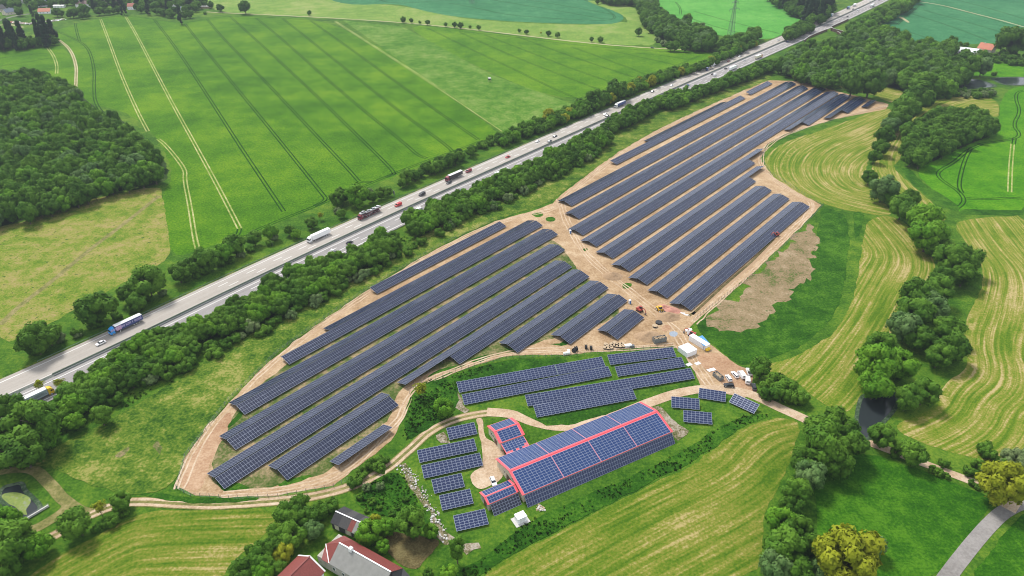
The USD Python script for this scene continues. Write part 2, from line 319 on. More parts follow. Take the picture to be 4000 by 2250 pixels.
# upland and far fields
patch('upland_pasture', [(505, -12), (820, -12), (872, 12), (1000, 10), (1140, 44), (1290, 57), (1500, 64), (1600, 50), (1660, 117), (1480, 109), (1288, 86), (994, 54), (644, 36), (525, 27)], 'topgrass')
def tramlines(field, lines, half=1.15, w=.95, pale=()):
    z0, z1 = up(), up(.0015)
    for k, ln in enumerate(lines):
        xy = densify(smooth(G2(ln), False, 2), 6, False)
        for o in (-half, half):
            obj('wheel_track', ribbon(xy, o - w / 2, o + w / 2, z1 if k in pale else z0), M['trampale' if k in pale else 'tram'], field)
def field(name, pts, mat, edge=1.0):
    x = thing(name, None, None, kind='structure'); patch('crop', pts, mat, edge, x); return x
wheat = field('wheat_field', [(800, -14), (868, 14), (1000, 8), (1060, 26), (1140, 42), (1290, 55), (1500, 62), (1562, 58), (1572, 38), (1530, 14), (1440, -14)], 'wheat')
tramlines(wheat, [[(940, -5), (988, 10), (1090, 2), (1150, 2)], [(1130, 8), (1200, 20), (1275, 38), (1420, 48), (1535, 53), (1552, 40), (1500, 10), (1470, 0)], [(1240, 0), (1400, 26), (1520, 48)], [(1330, 0), (1430, 16), (1540, 36)]])
mid = field('far_green_field', [(1650, -12), (1936, -12), (1990, 36), (2056, 62), (1980, 98), (1850, 97), (1790, 84), (1700, 60), (1650, 30)], 'field_mid')
tramlines(mid, [[(1700, 5), (1712, 20), (1712, 36)], [(1720, 40), (1800, 68), (1900, 92)], [(1745, 28), (1850, 58), (1960, 84)]])
fw = field('far_wheat_field', [(2212, 58), (2240, 47), (2265, 22), (2302, 5), (2330, -14), (2600, -14), (2600, 96), (2545, 106), (2430, 112), (2330, 114), (2285, 100), (2235, 74)], 'wheat')
tramlines(fw, [zz('03', (1300, 250), (1400, 150), (1540, 40)), zz('03', (1560, 100), (2000, 220), (2500, 370)), zz('03', (1450, 140), (1800, 250), (2200, 400)), zz('03', (1350, 300), (1600, 380), (1680, 410)), zz('03', (1900, 0), (2250, 90), (2574, 190)), zz('03', (1750, 60), (2150, 160), (2574, 290))])
patch('sand_patch', zz('03', (1300, 170), (1340, 165), (1390, 195), (1430, 225), (1400, 228), (1350, 190)), 'palepath', .4)
patch('upland_strip', zz('02', (700, 0), (880, 10), (1250, 60), (1420, 300), (1500, 420), (1300, 480), (1130, 300), (1180, 160)), 'topgrass')
crop1 = field('crop_field', [(138, 74), (250, 46), (320, 36), (400, 50), (465, 58), (540, 40), (600, 38), (862, 51), (1268, 335), (1240, 350), (1150, 385), (1000, 440), (850, 500), (640, 585), (500, 630), (432, 648), (424, 590), (405, 490), (440, 440), (400, 350), (330, 285), (230, 262), (194, 240), (196, 150), (145, 98)], 'crop')
tramlines(crop1, [
    [(125, 70), (200, 103), (225, 125), (238, 175), (236, 225), (240, 262), (270, 298)], [(189, 58), (193, 80), (200, 103)],
    [(253, 48), (275, 105), (300, 175), (325, 235), (352, 293), (372, 330)], [(398, 350), (415, 363), (445, 398), (467, 430), (464, 450), (478, 520), (490, 600), (497, 625)],
    [(316, 41), (345, 90), (425, 245), (490, 362), (550, 472), (603, 575)], [(388, 49), (450, 130), (530, 253), (600, 362), (660, 452), (714, 532)],
    [(465, 59), (500, 105), (644, 281), (710, 362), (790, 462), (819, 498)], [(520, 47), (560, 95), (644, 180), (816, 362), (880, 430), (899, 452)],
    [(578, 41), (644, 100), (780, 225), (921, 362), (985, 425), (992, 438)], [(644, 45), (700, 90), (880, 250), (1020, 362), (1052, 392), (1075, 398)],
    [(711, 47), (760, 85), (1000, 278), (1120, 362), (1142, 385)], [(780, 51), (850, 100), (1050, 245), (1204, 352)], [(844, 54), (900, 90), (1100, 218), (1266, 330)],
    [(560, 612), (620, 595), (644, 578), (740, 540), (819, 508), (844, 497), (930, 462), (994, 435), (1075, 404), (1145, 380), (1210, 355)],
    [(466, 58), (520, 47), (578, 40), (644, 42), (711, 46), (780, 50), (844, 53)], [(175, 54), (250, 46), (320, 38), (390, 50), (466, 58)],
    [(819, 498), (816, 506), (790, 518)], [(899, 452), (905, 458), (935, 458)], [(992, 435), (990, 440), (970, 446)], [(603, 573), (600, 590), (575, 605)],
], pale=(2, 3, 4, 12))
patch('fallow_strip', [(862, 51), (925, 58), (1010, 66), (1240, 190), (1442, 262), (1350, 305), (1262, 342), (1268, 333)], 'fallow', .8, sm=False)
crop2 = field('crop_field', [(1000, 60), (1150, 73), (1300, 92), (1640, 123), (1812, 132), (1782, 150), (1600, 210), (1442, 262), (1240, 190)], 'crop2')
tramlines(crop2, [[(1075, 70), (1180, 122), (1288, 172), (1390, 222), (1452, 248)], [(1154, 80), (1288, 141), (1420, 192), (1508, 226)], [(1220, 88), (1288, 114), (1420, 166), (1540, 208)], [(1300, 92), (1440, 143), (1593, 194)],
    [(1438, 118), (1560, 162), (1622, 186), (1625, 192)], [(1526, 125), (1640, 150), (1700, 164)], [(1600, 133), (1680, 141), (1731, 150)], [(1452, 250), (1540, 218), (1625, 190), (1700, 166), (1735, 150), (1760, 140)], [(1155, 79), (1288, 92), (1450, 114), (1640, 128), (1780, 136)]], half=1.1, w=.75)
crop0 = field('crop_field', [(-20, 126), (60, 120), (142, 104), (172, 130), (190, 165), (188, 240), (160, 196), (100, 190), (-20, 192)], 'crop')
tramlines(crop0, [zz('00', (480, 480), (540, 560), (575, 660), (568, 740)), zz('00', (0, 585), (250, 550), (480, 535)), zz('00', (0, 665), (300, 620), (520, 580)), zz('00', (0, 750), (280, 700), (540, 690)), zz('00', (0, 520), (300, 480), (640, 450))], pale=(0,))
crop3 = field('crop_field', [(2520, 222), (2620, 214), (2620, 535), (2460, 542), (2405, 532), (2340, 470), (2292, 425), (2420, 372), (2512, 332)], 'crop3')
tramlines(crop3, [zz('13', (2150, 0), (2000, 60), (1880, 180), (1710, 270), (1710, 330), (1800, 400), (1930, 480), (1985, 580), (1880, 660)), zz('13', (2040, 40), (1980, 150), (1930, 330), (1920, 430), (1950, 490)), zz('13', (2460, 0), (2440, 200), (2430, 480)), zz('13', (2000, 545), (2200, 555), (2440, 540), (2574, 550)),
    zz('03', (2574, 910), (2500, 930), (2490, 1000), (2540, 1120), (2460, 1260), (2540, 1350), (2480, 1400), (2120, 1449)), zz('03', (2480, 1390), (2470, 1449))], pale=(2,))
patch('scrub_meadow', [(-30, 575), (60, 560), (200, 508), (330, 478), (404, 470), (408, 490), (424, 590), (432, 650), (330, 700), (220, 760), (100, 830), (-30, 880)], 'scrub', 1.0)
track('meadow_path', zz('10', (1600, 520), (1250, 800), (900, 1060), (500, 1400)) + zz('20', (200, 170), (0, 370)), 3.2, 'rutgreen')
patch('pond_pasture', [(2390, 160), (2450, 152), (2600, 168), (2600, 198), (2480, 192), (2386, 192)], 'crop3')
track('field_road', [(520, 30), (580, 33), (644, 36), (794, 43), (994, 55), (1144, 69), (1288, 86), (1488, 110), (1638, 121), (1735, 126)], 3.6, 'palepath')
track('field_track', [(144, 98), (175, 120), (193, 163), (191, 205), (189, 243)], 3, 'palepath', 'rutgreen', 1.1)
track('field_track', zz('03', (1060, 240), (1180, 225), (1260, 160), (1340, 70), (1480, 10), (1400, -10)), 4.5, 'path')
track('field_track', zz('03', (1480, 10), (1750, 50), (2050, 130), (2350, 205), (2620, 285)), 3.0, 'palepath')
patch('woodland_floor', [(-40, 190), (90, 188), (140, 200), (208, 240), (240, 275), (310, 300), (400, 380), (428, 430), (412, 462), (340, 470), (200, 505), (60, 556), (-40, 580)], 'wood_floor')
patch('woodland_floor', [(1940, 178), (1990, 122), (2100, 112), (2150, 75), (2215, 62), (2300, 118), (2400, 145), (2440, 200), (2400, 240), (2330, 240), (2250, 222), (2230, 236), (2130, 232), (2020, 205)], 'wood_floor')
patch('woodland_floor', [(2272, 330), (2330, 288), (2400, 272), (2480, 286), (2524, 318), (2480, 345), (2400, 378), (2310, 425), (2270, 395)], 'wood_floor')
# meadows that were mown: the swaths follow their edges
flow_patch('mown_meadow', [(2240, 266), (2252, 300), (2200, 372), (2172, 430), (2184, 470), (2240, 525), (2240, 545), (2140, 532), (2050, 508), (1985, 476), (1928, 432), (1922, 398), (1960, 362), (2060, 330), (2160, 295)], [(2230, 262), (2120, 318), (2030, 352), (1980, 388), (1968, 430), (2000, 474), (2070, 510), (2160, 535), (2300, 560)], 'mown')
flow_patch('mown_meadow', [(2184, 548), (2252, 540), (2310, 595), (2352, 655), (2348, 690), (2310, 760), (2270, 840), (2205, 940), (2160, 1005), (2120, 1045), (2050, 1000), (1990, 950), (1905, 926), (2000, 898), (2090, 850), (2142, 770), (2160, 690), (2172, 600)], [(2240, 530), (2320, 610), (2362, 670), (2330, 740), (2285, 840), (2215, 960), (2150, 1040), (2060, 1120)], 'mown')
flow_patch('mown_meadow', [(2395, 560), (2460, 548), (2620, 540), (2620, 1170), (2500, 1190), (2480, 1160), (2360, 1130), (2250, 1085), (2255, 1060), (2345, 1035), (2375, 960), (2440, 930), (2420, 850), (2440, 780), (2475, 720), (2470, 650), (2420, 600)], [(2380, 540), (2430, 620), (2480, 680), (2462, 760), (2425, 850), (2450, 930), (2390, 970), (2360, 1030), (2240, 1080)], 'mown')
flow_patch('mown_meadow', [(1950, 1046), (2020, 1062), (2000, 1120), (1980, 1190), (1935, 1260), (1915, 1340), (1912, 1480), (1190, 1480), (1260, 1410), (1420, 1330), (1600, 1235), (1730, 1180), (1800, 1130), (1850, 1085)], [(1150, 1470), (1300, 1385), (1420, 1322), (1560, 1250), (1700, 1188), (1790, 1142), (1830, 1098), (1890, 1055), (1990, 1035)], 'mown2')
flow_patch('mown_meadow', [(40, 1480), (100, 1430), (200, 1370), (330, 1300), (410, 1282), (520, 1284), (690, 1280), (700, 1310), (640, 1370), (590, 1400), (550, 1480)], [(20, 1470), (120, 1400), (250, 1335), (340, 1292), (460, 1280), (720, 1275)], 'mown2')
flow_patch('mown_meadow', [(2320, 262), (2400, 240), (2510, 243), (2516, 300), (2480, 285), (2400, 270), (2320, 290), (2270, 340), (2270, 400), (2240, 420), (2300, 470), (2360, 525), (2390, 556), (2330, 560), (2270, 500), (2200, 440), (2190, 420), (2230, 360), (2270, 310)], [(2520, 236), (2400, 236), (2320, 258), (2262, 320), (2210, 410), (2260, 490), (2360, 570)], 'mown')
flow_patch('mown_meadow', zz('03', (480, 780), (650, 770), (800, 830), (1130, 870), (1330, 900), (1400, 970), (1290, 1050), (1150, 1000), (1100, 960), (700, 880)), zz('03', (480, 800), (900, 890), (1200, 980), (1400, 1000)), 'mown')
patch('grass_bank', zz('13', (1340, 230), (1420, 240), (1560, 400), (1940, 620), (1900, 690), (1780, 640), (1500, 450), (1380, 330)), 'tall', .8)
patch('grass_bank', zz('13', (1900, 690), (1960, 650), (2250, 665), (2600, 660), (2600, 725), (2250, 715), (1960, 712)), 'tall', .8)
patch('pasture', [(2078, 1150), (2180, 1135), (2300, 1180), (2470, 1240), (2500, 1262), (2360, 1480), (2040, 1480), (2060, 1330), (2050, 1230)], 'pasture')
patch('pasture', [(2580, 1280), (2640, 1270), (2640, 1480), (2425, 1480), (2500, 1375)], 'pasture')
patch('tall_grass_bank', [(2065, 520), (2110, 530), (2140, 560), (2130, 680), (2110, 780), (2050, 850), (1980, 890), (1880, 920), (1850, 915), (1800, 870), (1750, 830), (1760, 800), (1850, 790), (1960, 760), (2040, 660), (2062, 560)], 'tall')
patch('bare_soil', [(2050, 556), (2062, 600), (2048, 680), (1990, 750), (1930, 800), (1880, 835), (1810, 835), (1782, 800), (1850, 740), (1935, 660), (2000, 590)], 'bare', 7.0)
patch('grass_strip', zz('13', (840, 680), (970, 680), (965, 780), (900, 950), (870, 920), (870, 800)), 'tall')

# solar park earthworks
SOIL = [(445, 1222), (468, 1150), (520, 1080), (578, 1010), (600, 978), (700, 888), (808, 812), (930, 728), (1100, 625), (1245, 557), (1335, 532), (1392, 512), (1412, 490), (1548, 386), (1622, 342), (1740, 285), (1852, 236), (1880, 222), (1935, 202), (2010, 204), (2120, 233), (2236, 262), (2228, 275), (2100, 300), (1980, 336), (1930, 362), (1912, 400), (1938, 440), (2000, 480), (2066, 516), (1992, 592), (1905, 678), (1760, 800), (1728, 830),
        (1790, 868), (1850, 918), (1845, 950), (1900, 968), (1905, 985), (1870, 1000), (1790, 982), (1765, 972), (1730, 900), (1692, 868), (1600, 876), (1420, 893), (1290, 893), (1225, 910), (1130, 938), (1038, 972), (1012, 1060), (985, 1110), (900, 1175), (840, 1222), (700, 1247), (600, 1252), (490, 1246)]
patch('construction_ground', SOIL, 'soil', .8, sm=False)
patch('grassy_soil', [(600, 1000), (850, 830), (1000, 740), (1260, 590), (1390, 590), (1460, 690), (1560, 760), (1560, 800), (1300, 880), (1130, 925), (1010, 960), (960, 1090), (800, 1200), (640, 1235), (540, 1225), (530, 1180), (560, 1100)], 'soil_green', 2.0)
patch('reddish_ground', [(470, 1160), (530, 1090), (575, 1030), (585, 1060), (560, 1110), (520, 1180), (505, 1240), (448, 1224)], 'reddish', .8)
for i_, p_ in enumerate([[(1335, 535), (1365, 533), (1368, 543), (1345, 548)], [(1370, 547), (1395, 545), (1397, 556), (1375, 559)], [(1462, 626), (1476, 624), (1478, 630), (1466, 633)], [(1562, 712), (1585, 710), (1590, 722), (1570, 728)]]):
    patch('green_weeds', p_, 'tall', .9)
for p_ in ([(1180, 905), (1215, 890), (1240, 893), (1190, 912)], [(1060, 955), (1110, 930), (1180, 912), (1150, 928)], [(540, 1200), (600, 1215), (640, 1232), (560, 1238)], [(690, 1225), (740, 1200), (800, 1190), (730, 1222)], [(1240, 868), (1280, 880), (1330, 860), (1300, 888)], [(1360, 862), (1400, 870), (1450, 840), (1420, 875)], [(620, 1010), (590, 1040), (570, 1085), (600, 1060)]):
    patch('green_weeds', p_, 'tall', 1.6)
# wheel tracks on the building site
for ln, w_ in (([(450, 1230), (500, 1110), (590, 1000), (700, 893), (815, 812), (930, 733), (1100, 630), (1240, 563), (1330, 540), (1400, 525), (1420, 495), (1555, 392), (1640, 338), (1760, 278), (1870, 226)], 3.4), ([(1408, 500), (1425, 560), (1470, 640), (1540, 700), (1620, 760), (1700, 830), (1720, 870), (1765, 940), (1800, 985)], 4.2),
               ([(2232, 266), (2120, 290), (2010, 324), (1935, 358), (1908, 400), (1935, 445), (2000, 488), (2058, 516), (1985, 590), (1890, 680), (1745, 812)], 3.2), ([(1700, 868), (1560, 878), (1400, 880), (1270, 885), (1130, 935), (1040, 975), (1005, 1060), (950, 1110), (860, 1200), (720, 1235), (560, 1245)], 3.0)):
    x_ = thing('site_track', None, None, kind='structure'); xy_ = densify(smooth(G2(ln), False, 3), 2, False); z_ = up()
    for o_ in (-w_ / 2, 0.2, w_ / 2): obj('wheel_rut', ribbon(xy_ + (np.stack([meshkit.fbm(np.c_[xy_ / 9, xy_[:, :1] * 0 + o_], 3, 3), meshkit.fbm(np.c_[xy_ / 9, xy_[:, :1] * 0 + o_], 3, 6)], 1) - .5) * 2.2, o_ - .35, o_ + .35, z_), M['path'], x_)
patch('trench_spoil', zz('H', (330, 770), (360, 770), (560, 590), (740, 450), (862, 310), (850, 300), (700, 430), (520, 580)), 'sand_brown', .4)
patch('gravel_slab', zz('O', (430, 470), (505, 385), (615, 430), (525, 505)), 'reddish', .3)
patch('blue_gravel', zz('O', (550, 525), (590, 490), (660, 490), (690, 525), (650, 570), (580, 560)), 'sand_blue', .4)
patch('car_park', zz('N', (200, 0), (600, 0), (760, 150), (900, 210), (1040, 250), (990, 470), (1090, 610), (850, 580), (560, 440), (400, 250), (300, 200)), 'reddish', .5)

# tracks round the old park and the farm
track('lane', [(-20, 1408), (40, 1388), (115, 1360), (230, 1292), (300, 1268), (330, 1262), (420, 1265), (520, 1272), (650, 1265), (780, 1252), (880, 1226), (960, 1190), (1020, 1142), (1080, 1083), (1150, 1052), (1232, 1036), (1290, 1042)], 4.6, 'path', 'rutgreen', 1.25)
track('lane', [(1225, 1036), (1290, 1041), (1350, 1066), (1430, 1077), (1530, 1056), (1640, 1010), (1720, 984), (1790, 976), (1880, 986), (1960, 1026), (2042, 1062)], 5.2, 'path')
track('lane', [(2168, 1108), (2230, 1130), (2300, 1157), (2400, 1195), (2500, 1232), (2560, 1255)], 4.0, 'path')
patch('yard', zz('I', (484, 150), (560, 150), (556, 250), (575, 320), (650, 345), (730, 430), (720, 560), (715, 640), (590, 720), (520, 735), (455, 680), (440, 610), (560, 545), (545, 400), (520, 260)), 'path', .6)
track('pond_track', zz('30', (-60, 405), (100, 375), (250, 362), (380, 390), (500, 520), (600, 640), (700, 720), (790, 790), (900, 810)), 4.2, 'rutgreen')
track('pond_track', zz('30', (690, 720), (650, 790), (520, 880), (350, 975), (190, 1010)), 4.2, 'rutgreen')
track('farm_road', [(2355, 1490), (2398, 1430), (2440, 1376), (2490, 1318), (2528, 1284), (2580, 1262), (2640, 1250)], 5.0, 'asphalt', edge=.1)
track('farm_road', [(2534, 1282), (2556, 1250), (2572, 1200), (2590, 1180)], 5.0, 'path')
track('farm_road', zz('Q', (560, 330), (640, 400), (720, 460), (748, 540), (725, 620)), 5.5, 'asphalt', edge=.1)
track('village_road', zz('R', (-40, 300), (120, 250), (300, 210), (420, 198)), 5, 'asphalt', edge=.1)
track('village_road', zz('R', (-40, 362), (100, 350), (220, 360), (330, 390)), 4, 'palepath')
patch('broken_concrete', zz('31', (1440, 330), (1500, 300), (1560, 420), (1640, 560), (1740, 740), (1830, 880), (1960, 1060), (1990, 1140), (1880, 1150), (1800, 960), (1700, 780), (1600, 610), (1500, 430)), 'rubbleconc', 1.6, sm=False)
patch('broken_concrete', zz('31', (1850, 1060), (1960, 1060), (2080, 1130), (2240, 1110), (2260, 1150), (2120, 1230), (1900, 1150)), 'rubbleconc', 1.6, sm=False)
patch('rough_ground', zz('31', (1240, 1010), (1500, 1010), (1840, 1080), (1860, 1140), (1700, 1260), (1600, 1440), (1330, 1240), (1320, 1080)), 'mud', 1.2)
patch('broken_concrete', zz('21', (1930, 1000), (1980, 960), (2080, 1180), (2160, 1240), (2100, 1260), (2000, 1200)), 'rubbleconc', 1.6, sm=False)
patch('broken_concrete', zz('I', (180, 290), (240, 265), (275, 345), (210, 350)), 'rubbleconc', 1.6, sm=False)
patch('concrete_path', zz('K', (910, 100), (990, 92), (1140, 250), (1230, 300), (1130, 385), (1060, 290)), 'rubbleconc', 1.0, sm=False)
patch('tall_grass_bank', [(1200, 1420), (1330, 1310), (1480, 1245), (1640, 1175), (1745, 1120), (1800, 1080), (1880, 1040), (1940, 1045), (1860, 1075), (1810, 1120), (1720, 1175), (1560, 1250), (1400, 1335), (1270, 1400), (1190, 1470), (1080, 1460)], 'tall')
patch('tall_grass_bank', [(1010, 1120), (1035, 975), (1130, 945), (1230, 918), (1300, 902), (1430, 900), (1420, 915), (1200, 955), (1150, 960), (1150, 1040), (1080, 1075)], 'tall')
patch('tall_grass_bank', zz('D', (490, 380), (560, 350), (640, 430), (900, 380), (1270, 320), (1100, 400), (900, 470), (720, 485), (600, 440)), 'tall')
patch('tall_grass_bank', zz('31', (1010, 640), (1130, 540), (1330, 410), (1480, 420), (1600, 640), (1700, 860), (1500, 880), (1150, 820), (1030, 740)), 'tall')
patch('tall_grass_bank', zz('30', (1720, 640), (2000, 670), (2600, 640), (2600, 690), (2000, 730), (1500, 655), (1350, 610), (1650, 610)), 'tall')
patch('verge', [(-30, 1170), (150, 1130), (400, 985), (600, 860), (800, 740), (1000, 625), (1200, 520), (1380, 430), (1550, 335), (1700, 265), (1935, 178), (1945, 198), (1860, 232), (1620, 338), (1410, 486), (1380, 512), (1240, 555), (1100, 622), (925, 726), (700, 886), (575, 1008), (465, 1148), (442, 1225), (300, 1255), (150, 1180), (60, 1168), (-30, 1176)], 'verge')
patch('bare_patch', zz('30', (1130, 240), (1240, 180), (1330, 130), (1290, 200), (1200, 265)), 'soil_green', 1.5)
patch('bare_patch', zz('30', (1530, 110), (1600, 60), (1630, 150), (1600, 240), (1560, 170)), 'soil_green', 1.5)
# water
def water_mat(name, col, rough=.06):
    nodes = {"g": ("geometry", {}), "n": ("noise_texture", {"scale": 2.5, "detail": 3.0}), "b": ("bump", {"strength": .06, "distance": .2}), "p": ("principled_bsdf", {"base_color": col, "roughness": rough, "ior": 1.33})}
    return usdkit.material(stage, f'/World/Looks/{name}', nodes, [("g.position", "n.vector"), ("n.fac", "b.height"), ("b.normal", "p.normal")], surface="p.BSDF")
M['water'] = water_mat('pond_water', (.022, .028, .03))
M['algae'] = ground('pond_algae', tones(C(104, 128, 84), C(128, 150, 72), C(140, 158, 76), C(150, 160, 130)), sizes=(12, 4, .8), bump=.0, rough=.5)
M['reed'] = ground('reed_bed', tones(C(54, 74, 50), C(74, 98, 70), C(112, 128, 104)), sizes=(8, 2, .6), bump=1)
def pond(pts, bank=1.0):
    xy = smooth(G2(pts), True, 2)
    obj('pond_bank', patch_xy(np.array(Polygon(xy).buffer(1.6 * bank).exterior.coords)[:-1], up()), M['reed'], kind='structure')
    return obj('water', patch_xy(xy, up()), M['water'], kind='structure')
pond(zz('30', (10, 640), (40, 560), (120, 545), (205, 520), (222, 600), (330, 690), (400, 775), (300, 840), (240, 850), (150, 780), (60, 700)))
patch('algae', zz('30', (10, 650), (60, 610), (200, 600), (290, 650), (310, 710), (260, 770), (285, 838), (230, 820), (140, 740), (60, 700)), 'algae', .6)
pond(zz('23', (960, 1090), (1150, 1020), (1290, 1070), (1270, 1200), (1150, 1330), (1060, 1420), (1010, 1500), (940, 1510), (905, 1440), (910, 1300), (930, 1180)))
pond(zz('03', (1715, 885), (1745, 815), (1870, 798), (2080, 798), (2180, 822), (2305, 870), (2100, 884), (1900, 892)), 2)
pond(zz('03', (2255, 790), (2400, 782), (2640, 778), (2640, 852), (2400, 856), (2330, 830)), 2)

# ---------------------------------------------------------------- the motorway
med_px = [(-420, 1745), (-200, 1648), (0, 1559), (266, 1448), (532, 1336), (874, 1141), (1000, 1084), (1486, 858), (2000, 635), (2388, 458), (2777, 280), (3000, 191), (3249, 82), (3420, 0), (3640, -112), (3900, -250)]
mw = np.array([G((x / DS, y / DS))[:2] for x, y in med_px])
from scipy.interpolate import UnivariateSpline
t_ = np.r_[0, np.cumsum(np.linalg.norm(np.diff(mw, axis=0), axis=1))]
sx, sy = UnivariateSpline(t_, mw[:, 0], s=22), UnivariateSpline(t_, mw[:, 1], s=22)
MT = np.arange(0, t_[-1], 3.0); ML = np.c_[sx(MT), sy(MT)]                   # runs up and away; +offset = the far carriageway
MS = np.r_[0, np.cumsum(np.linalg.norm(np.diff(ML, axis=0), axis=1))]
def mway(s, o, z=0.0):                                                     # point and heading at way s and offset o
    x, y = np.interp(s, MS, ML[:, 0]), np.interp(s, MS, ML[:, 1]); x2, y2 = np.interp(s + 2, MS, ML[:, 0]), np.interp(s + 2, MS, ML[:, 1])
    a = math.atan2(y2 - y, x2 - x); return np.array([x - math.sin(a) * o, y + math.cos(a) * o, z]), a
def mfind(p):
    q = G(p)[:2]; ln = LineString(ML); s = ln.project(Point(q)); c, a = mway(s, 0)
    return s, (q - c[:2]) @ np.array([-math.sin(a), math.cos(a)])
patch_z = up()
def mrib(o0, o1, z, parent, name, mat):
    v, f, uv = ribbon(ML, o0, o1, z, True); return obj(name, (v, f), M[mat], parent, uv=uv)
mwx = thing('motorway', None, None, kind='structure')
zb = up(.02)
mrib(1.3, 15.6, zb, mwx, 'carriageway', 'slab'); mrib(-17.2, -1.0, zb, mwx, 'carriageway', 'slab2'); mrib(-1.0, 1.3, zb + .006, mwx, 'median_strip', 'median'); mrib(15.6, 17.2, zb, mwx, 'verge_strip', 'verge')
zp = zb + .012
for o_ in (13.0, -3.4): mrib(o_ - .16, o_ + .16, zp, mwx, 'edge_line', 'paint')
mrib(-14.9, -14.5, zp, mwx, 'edge_line', 'paint'); mrib(1.75, 1.95, zp, mwx, 'edge_line', 'paint')
def seg_ribbon(s0, s1, o0, o1, z):
    ss = np.linspace(s0, s1, 3); return ribbon(np.array([mway(s, 0)[0][:2] for s in ss]), o0, o1, z)
k_ = 0
for s_ in np.arange(150, MS[-1] - 20, 18.0):
    for o_, ph in ((9.2, 0), (5.4, 4.0), (-7.1, 9), (-10.9, 13)):
        if k_ < 300: obj('lane_marking', seg_ribbon(s_ + ph, s_ + ph + 6, o_ - .16, o_ + .16, zp), M['paint'], mwx); k_ += 1
def guardrail(o, label, mat, group=None, s0=60, s1=None, double=False):
    s1 = s1 or MS[-1] - 30
    x = thing('guardrail', label, 'guardrail', group=group)
    ss = np.arange(s0, s1, 6.0); mb = MB(); pb = MB()
    for a, b in zip(ss[:-1], ss[1:]):
        pa, pb2 = mway(a, o, .62)[0], mway(b, o, .62)[0]
        mb.bar(pa, pb2, .1, .34)
        if double: mb.bar(mway(a, o, .3)[0], mway(b, o, .3)[0], .08, .16)
        q = mway(a, o - .12, 0)[0]; pb.box(q[0] - .07, q[0] + .07, q[1] - .07, q[1] + .07, 0, .72)
    obj('beam', mb.get(), M[mat], x); obj('posts', pb.get(), M['rail_grey'], x, kind='stuff')
guardrail(16.4, 'weathered green guardrail along the far edge of the motorway beside the crop field hedge', 'rail_green')
guardrail(1.05, 'guardrail on the far side of the motorway median', 'rail_green', double=True)
guardrail(-.75, 'paler guardrail on the near side of the motorway median', 'rail_grey', double=True)
guardrail(-17.6, 'guardrail along the near edge of the motorway below the thick hedge', 'rail_grey')
# ---------------------------------------------------------------- solar rows
AU = math.radians(50.0); U_ = np.array([math.cos(AU), math.sin(AU), 0]); N_ = np.array([math.sin(AU), -math.cos(AU), 0])   # along a row, and across it to the lower right
ZE, ZR, WID, GAP = .9, 2.6, 5.6, .7
def quad_box(O, ex, ey, w, h, t, nrm):
    a = [O, O + ex * w, O + ex * w + ey * h, O + ey * h]
    return [p - nrm * t for p in a] + a
def modules(parent, O, ex, ey, nc, nr, pw, ph, mat, limit, gap=.055, rail=.05, keep=None, name='panel', anchor=None):
    """Solar modules on a plane. Those nearest the camera are parts of their own; past the limit the rest are one part. Bright rails show in the gaps."""
    nrm = np.cross(ex, ey); nrm /= np.linalg.norm(nrm); flip = nrm[2] < 0
    if flip: O, ey, nrm = O + ey * (nr * ph), -ey, -nrm
    cells = [(i, j) for i in range(nc) for j in range(nr) if keep is None or keep(i, nr - 1 - j if flip else j)]
    ctr = {c: O + ex * (c[0] + .5) * pw + ey * (c[1] + .5) * ph for c in cells}
    camp = np.array([0, 0, HGT])
    cells.sort(key=lambda c: np.linalg.norm(ctr[c] - camp))
    rest = MB()
    for k, c in enumerate(cells):
        j = R.uniform(-.004, .004)
        v = quad_box(O + ex * (c[0] * pw + gap / 2) + ey * (c[1] * ph + gap / 2) + nrm * (.05 + j), ex, ey, pw - gap, ph - gap, .04, nrm)
        if k < limit: obj(name, (np.array(v), BOXF), M[mat], parent)
        else: rest.add(v, BOXF)
    if rest.n: obj('further_panels' if limit else 'panels', rest.get(), M[mat], parent, kind='stuff')
    rb = MB()
    for i in range(nc + 1): rb.hexa(quad_box(O + ex * (i * pw - gap / 2 - .015) + nrm * .045, ex, ey, gap + .03, nr * ph, .04, nrm))
    for i in range(nr + 1): rb.hexa(quad_box(O + ey * (i * ph - gap / 2 - .015) + nrm * .0475, ex, ey, nc * pw, gap + .03, .04, nrm))
    obj('mounting_rails', rb.get(), M['alu'], parent, kind='stuff')
ORD = ['first', 'second', 'third', 'fourth', 'fifth', 'sixth', 'seventh', 'eighth', 'ninth', 'tenth', 'eleventh', 'twelfth', 'thirteenth', 'fourteenth', 'fifteenth', 'sixteenth', 'seventeenth', 'eighteenth', 'nineteenth', 'twentieth']
def uspan(pts, z):
    return [float(G(p, z)[:3] @ U_) for p in pts]
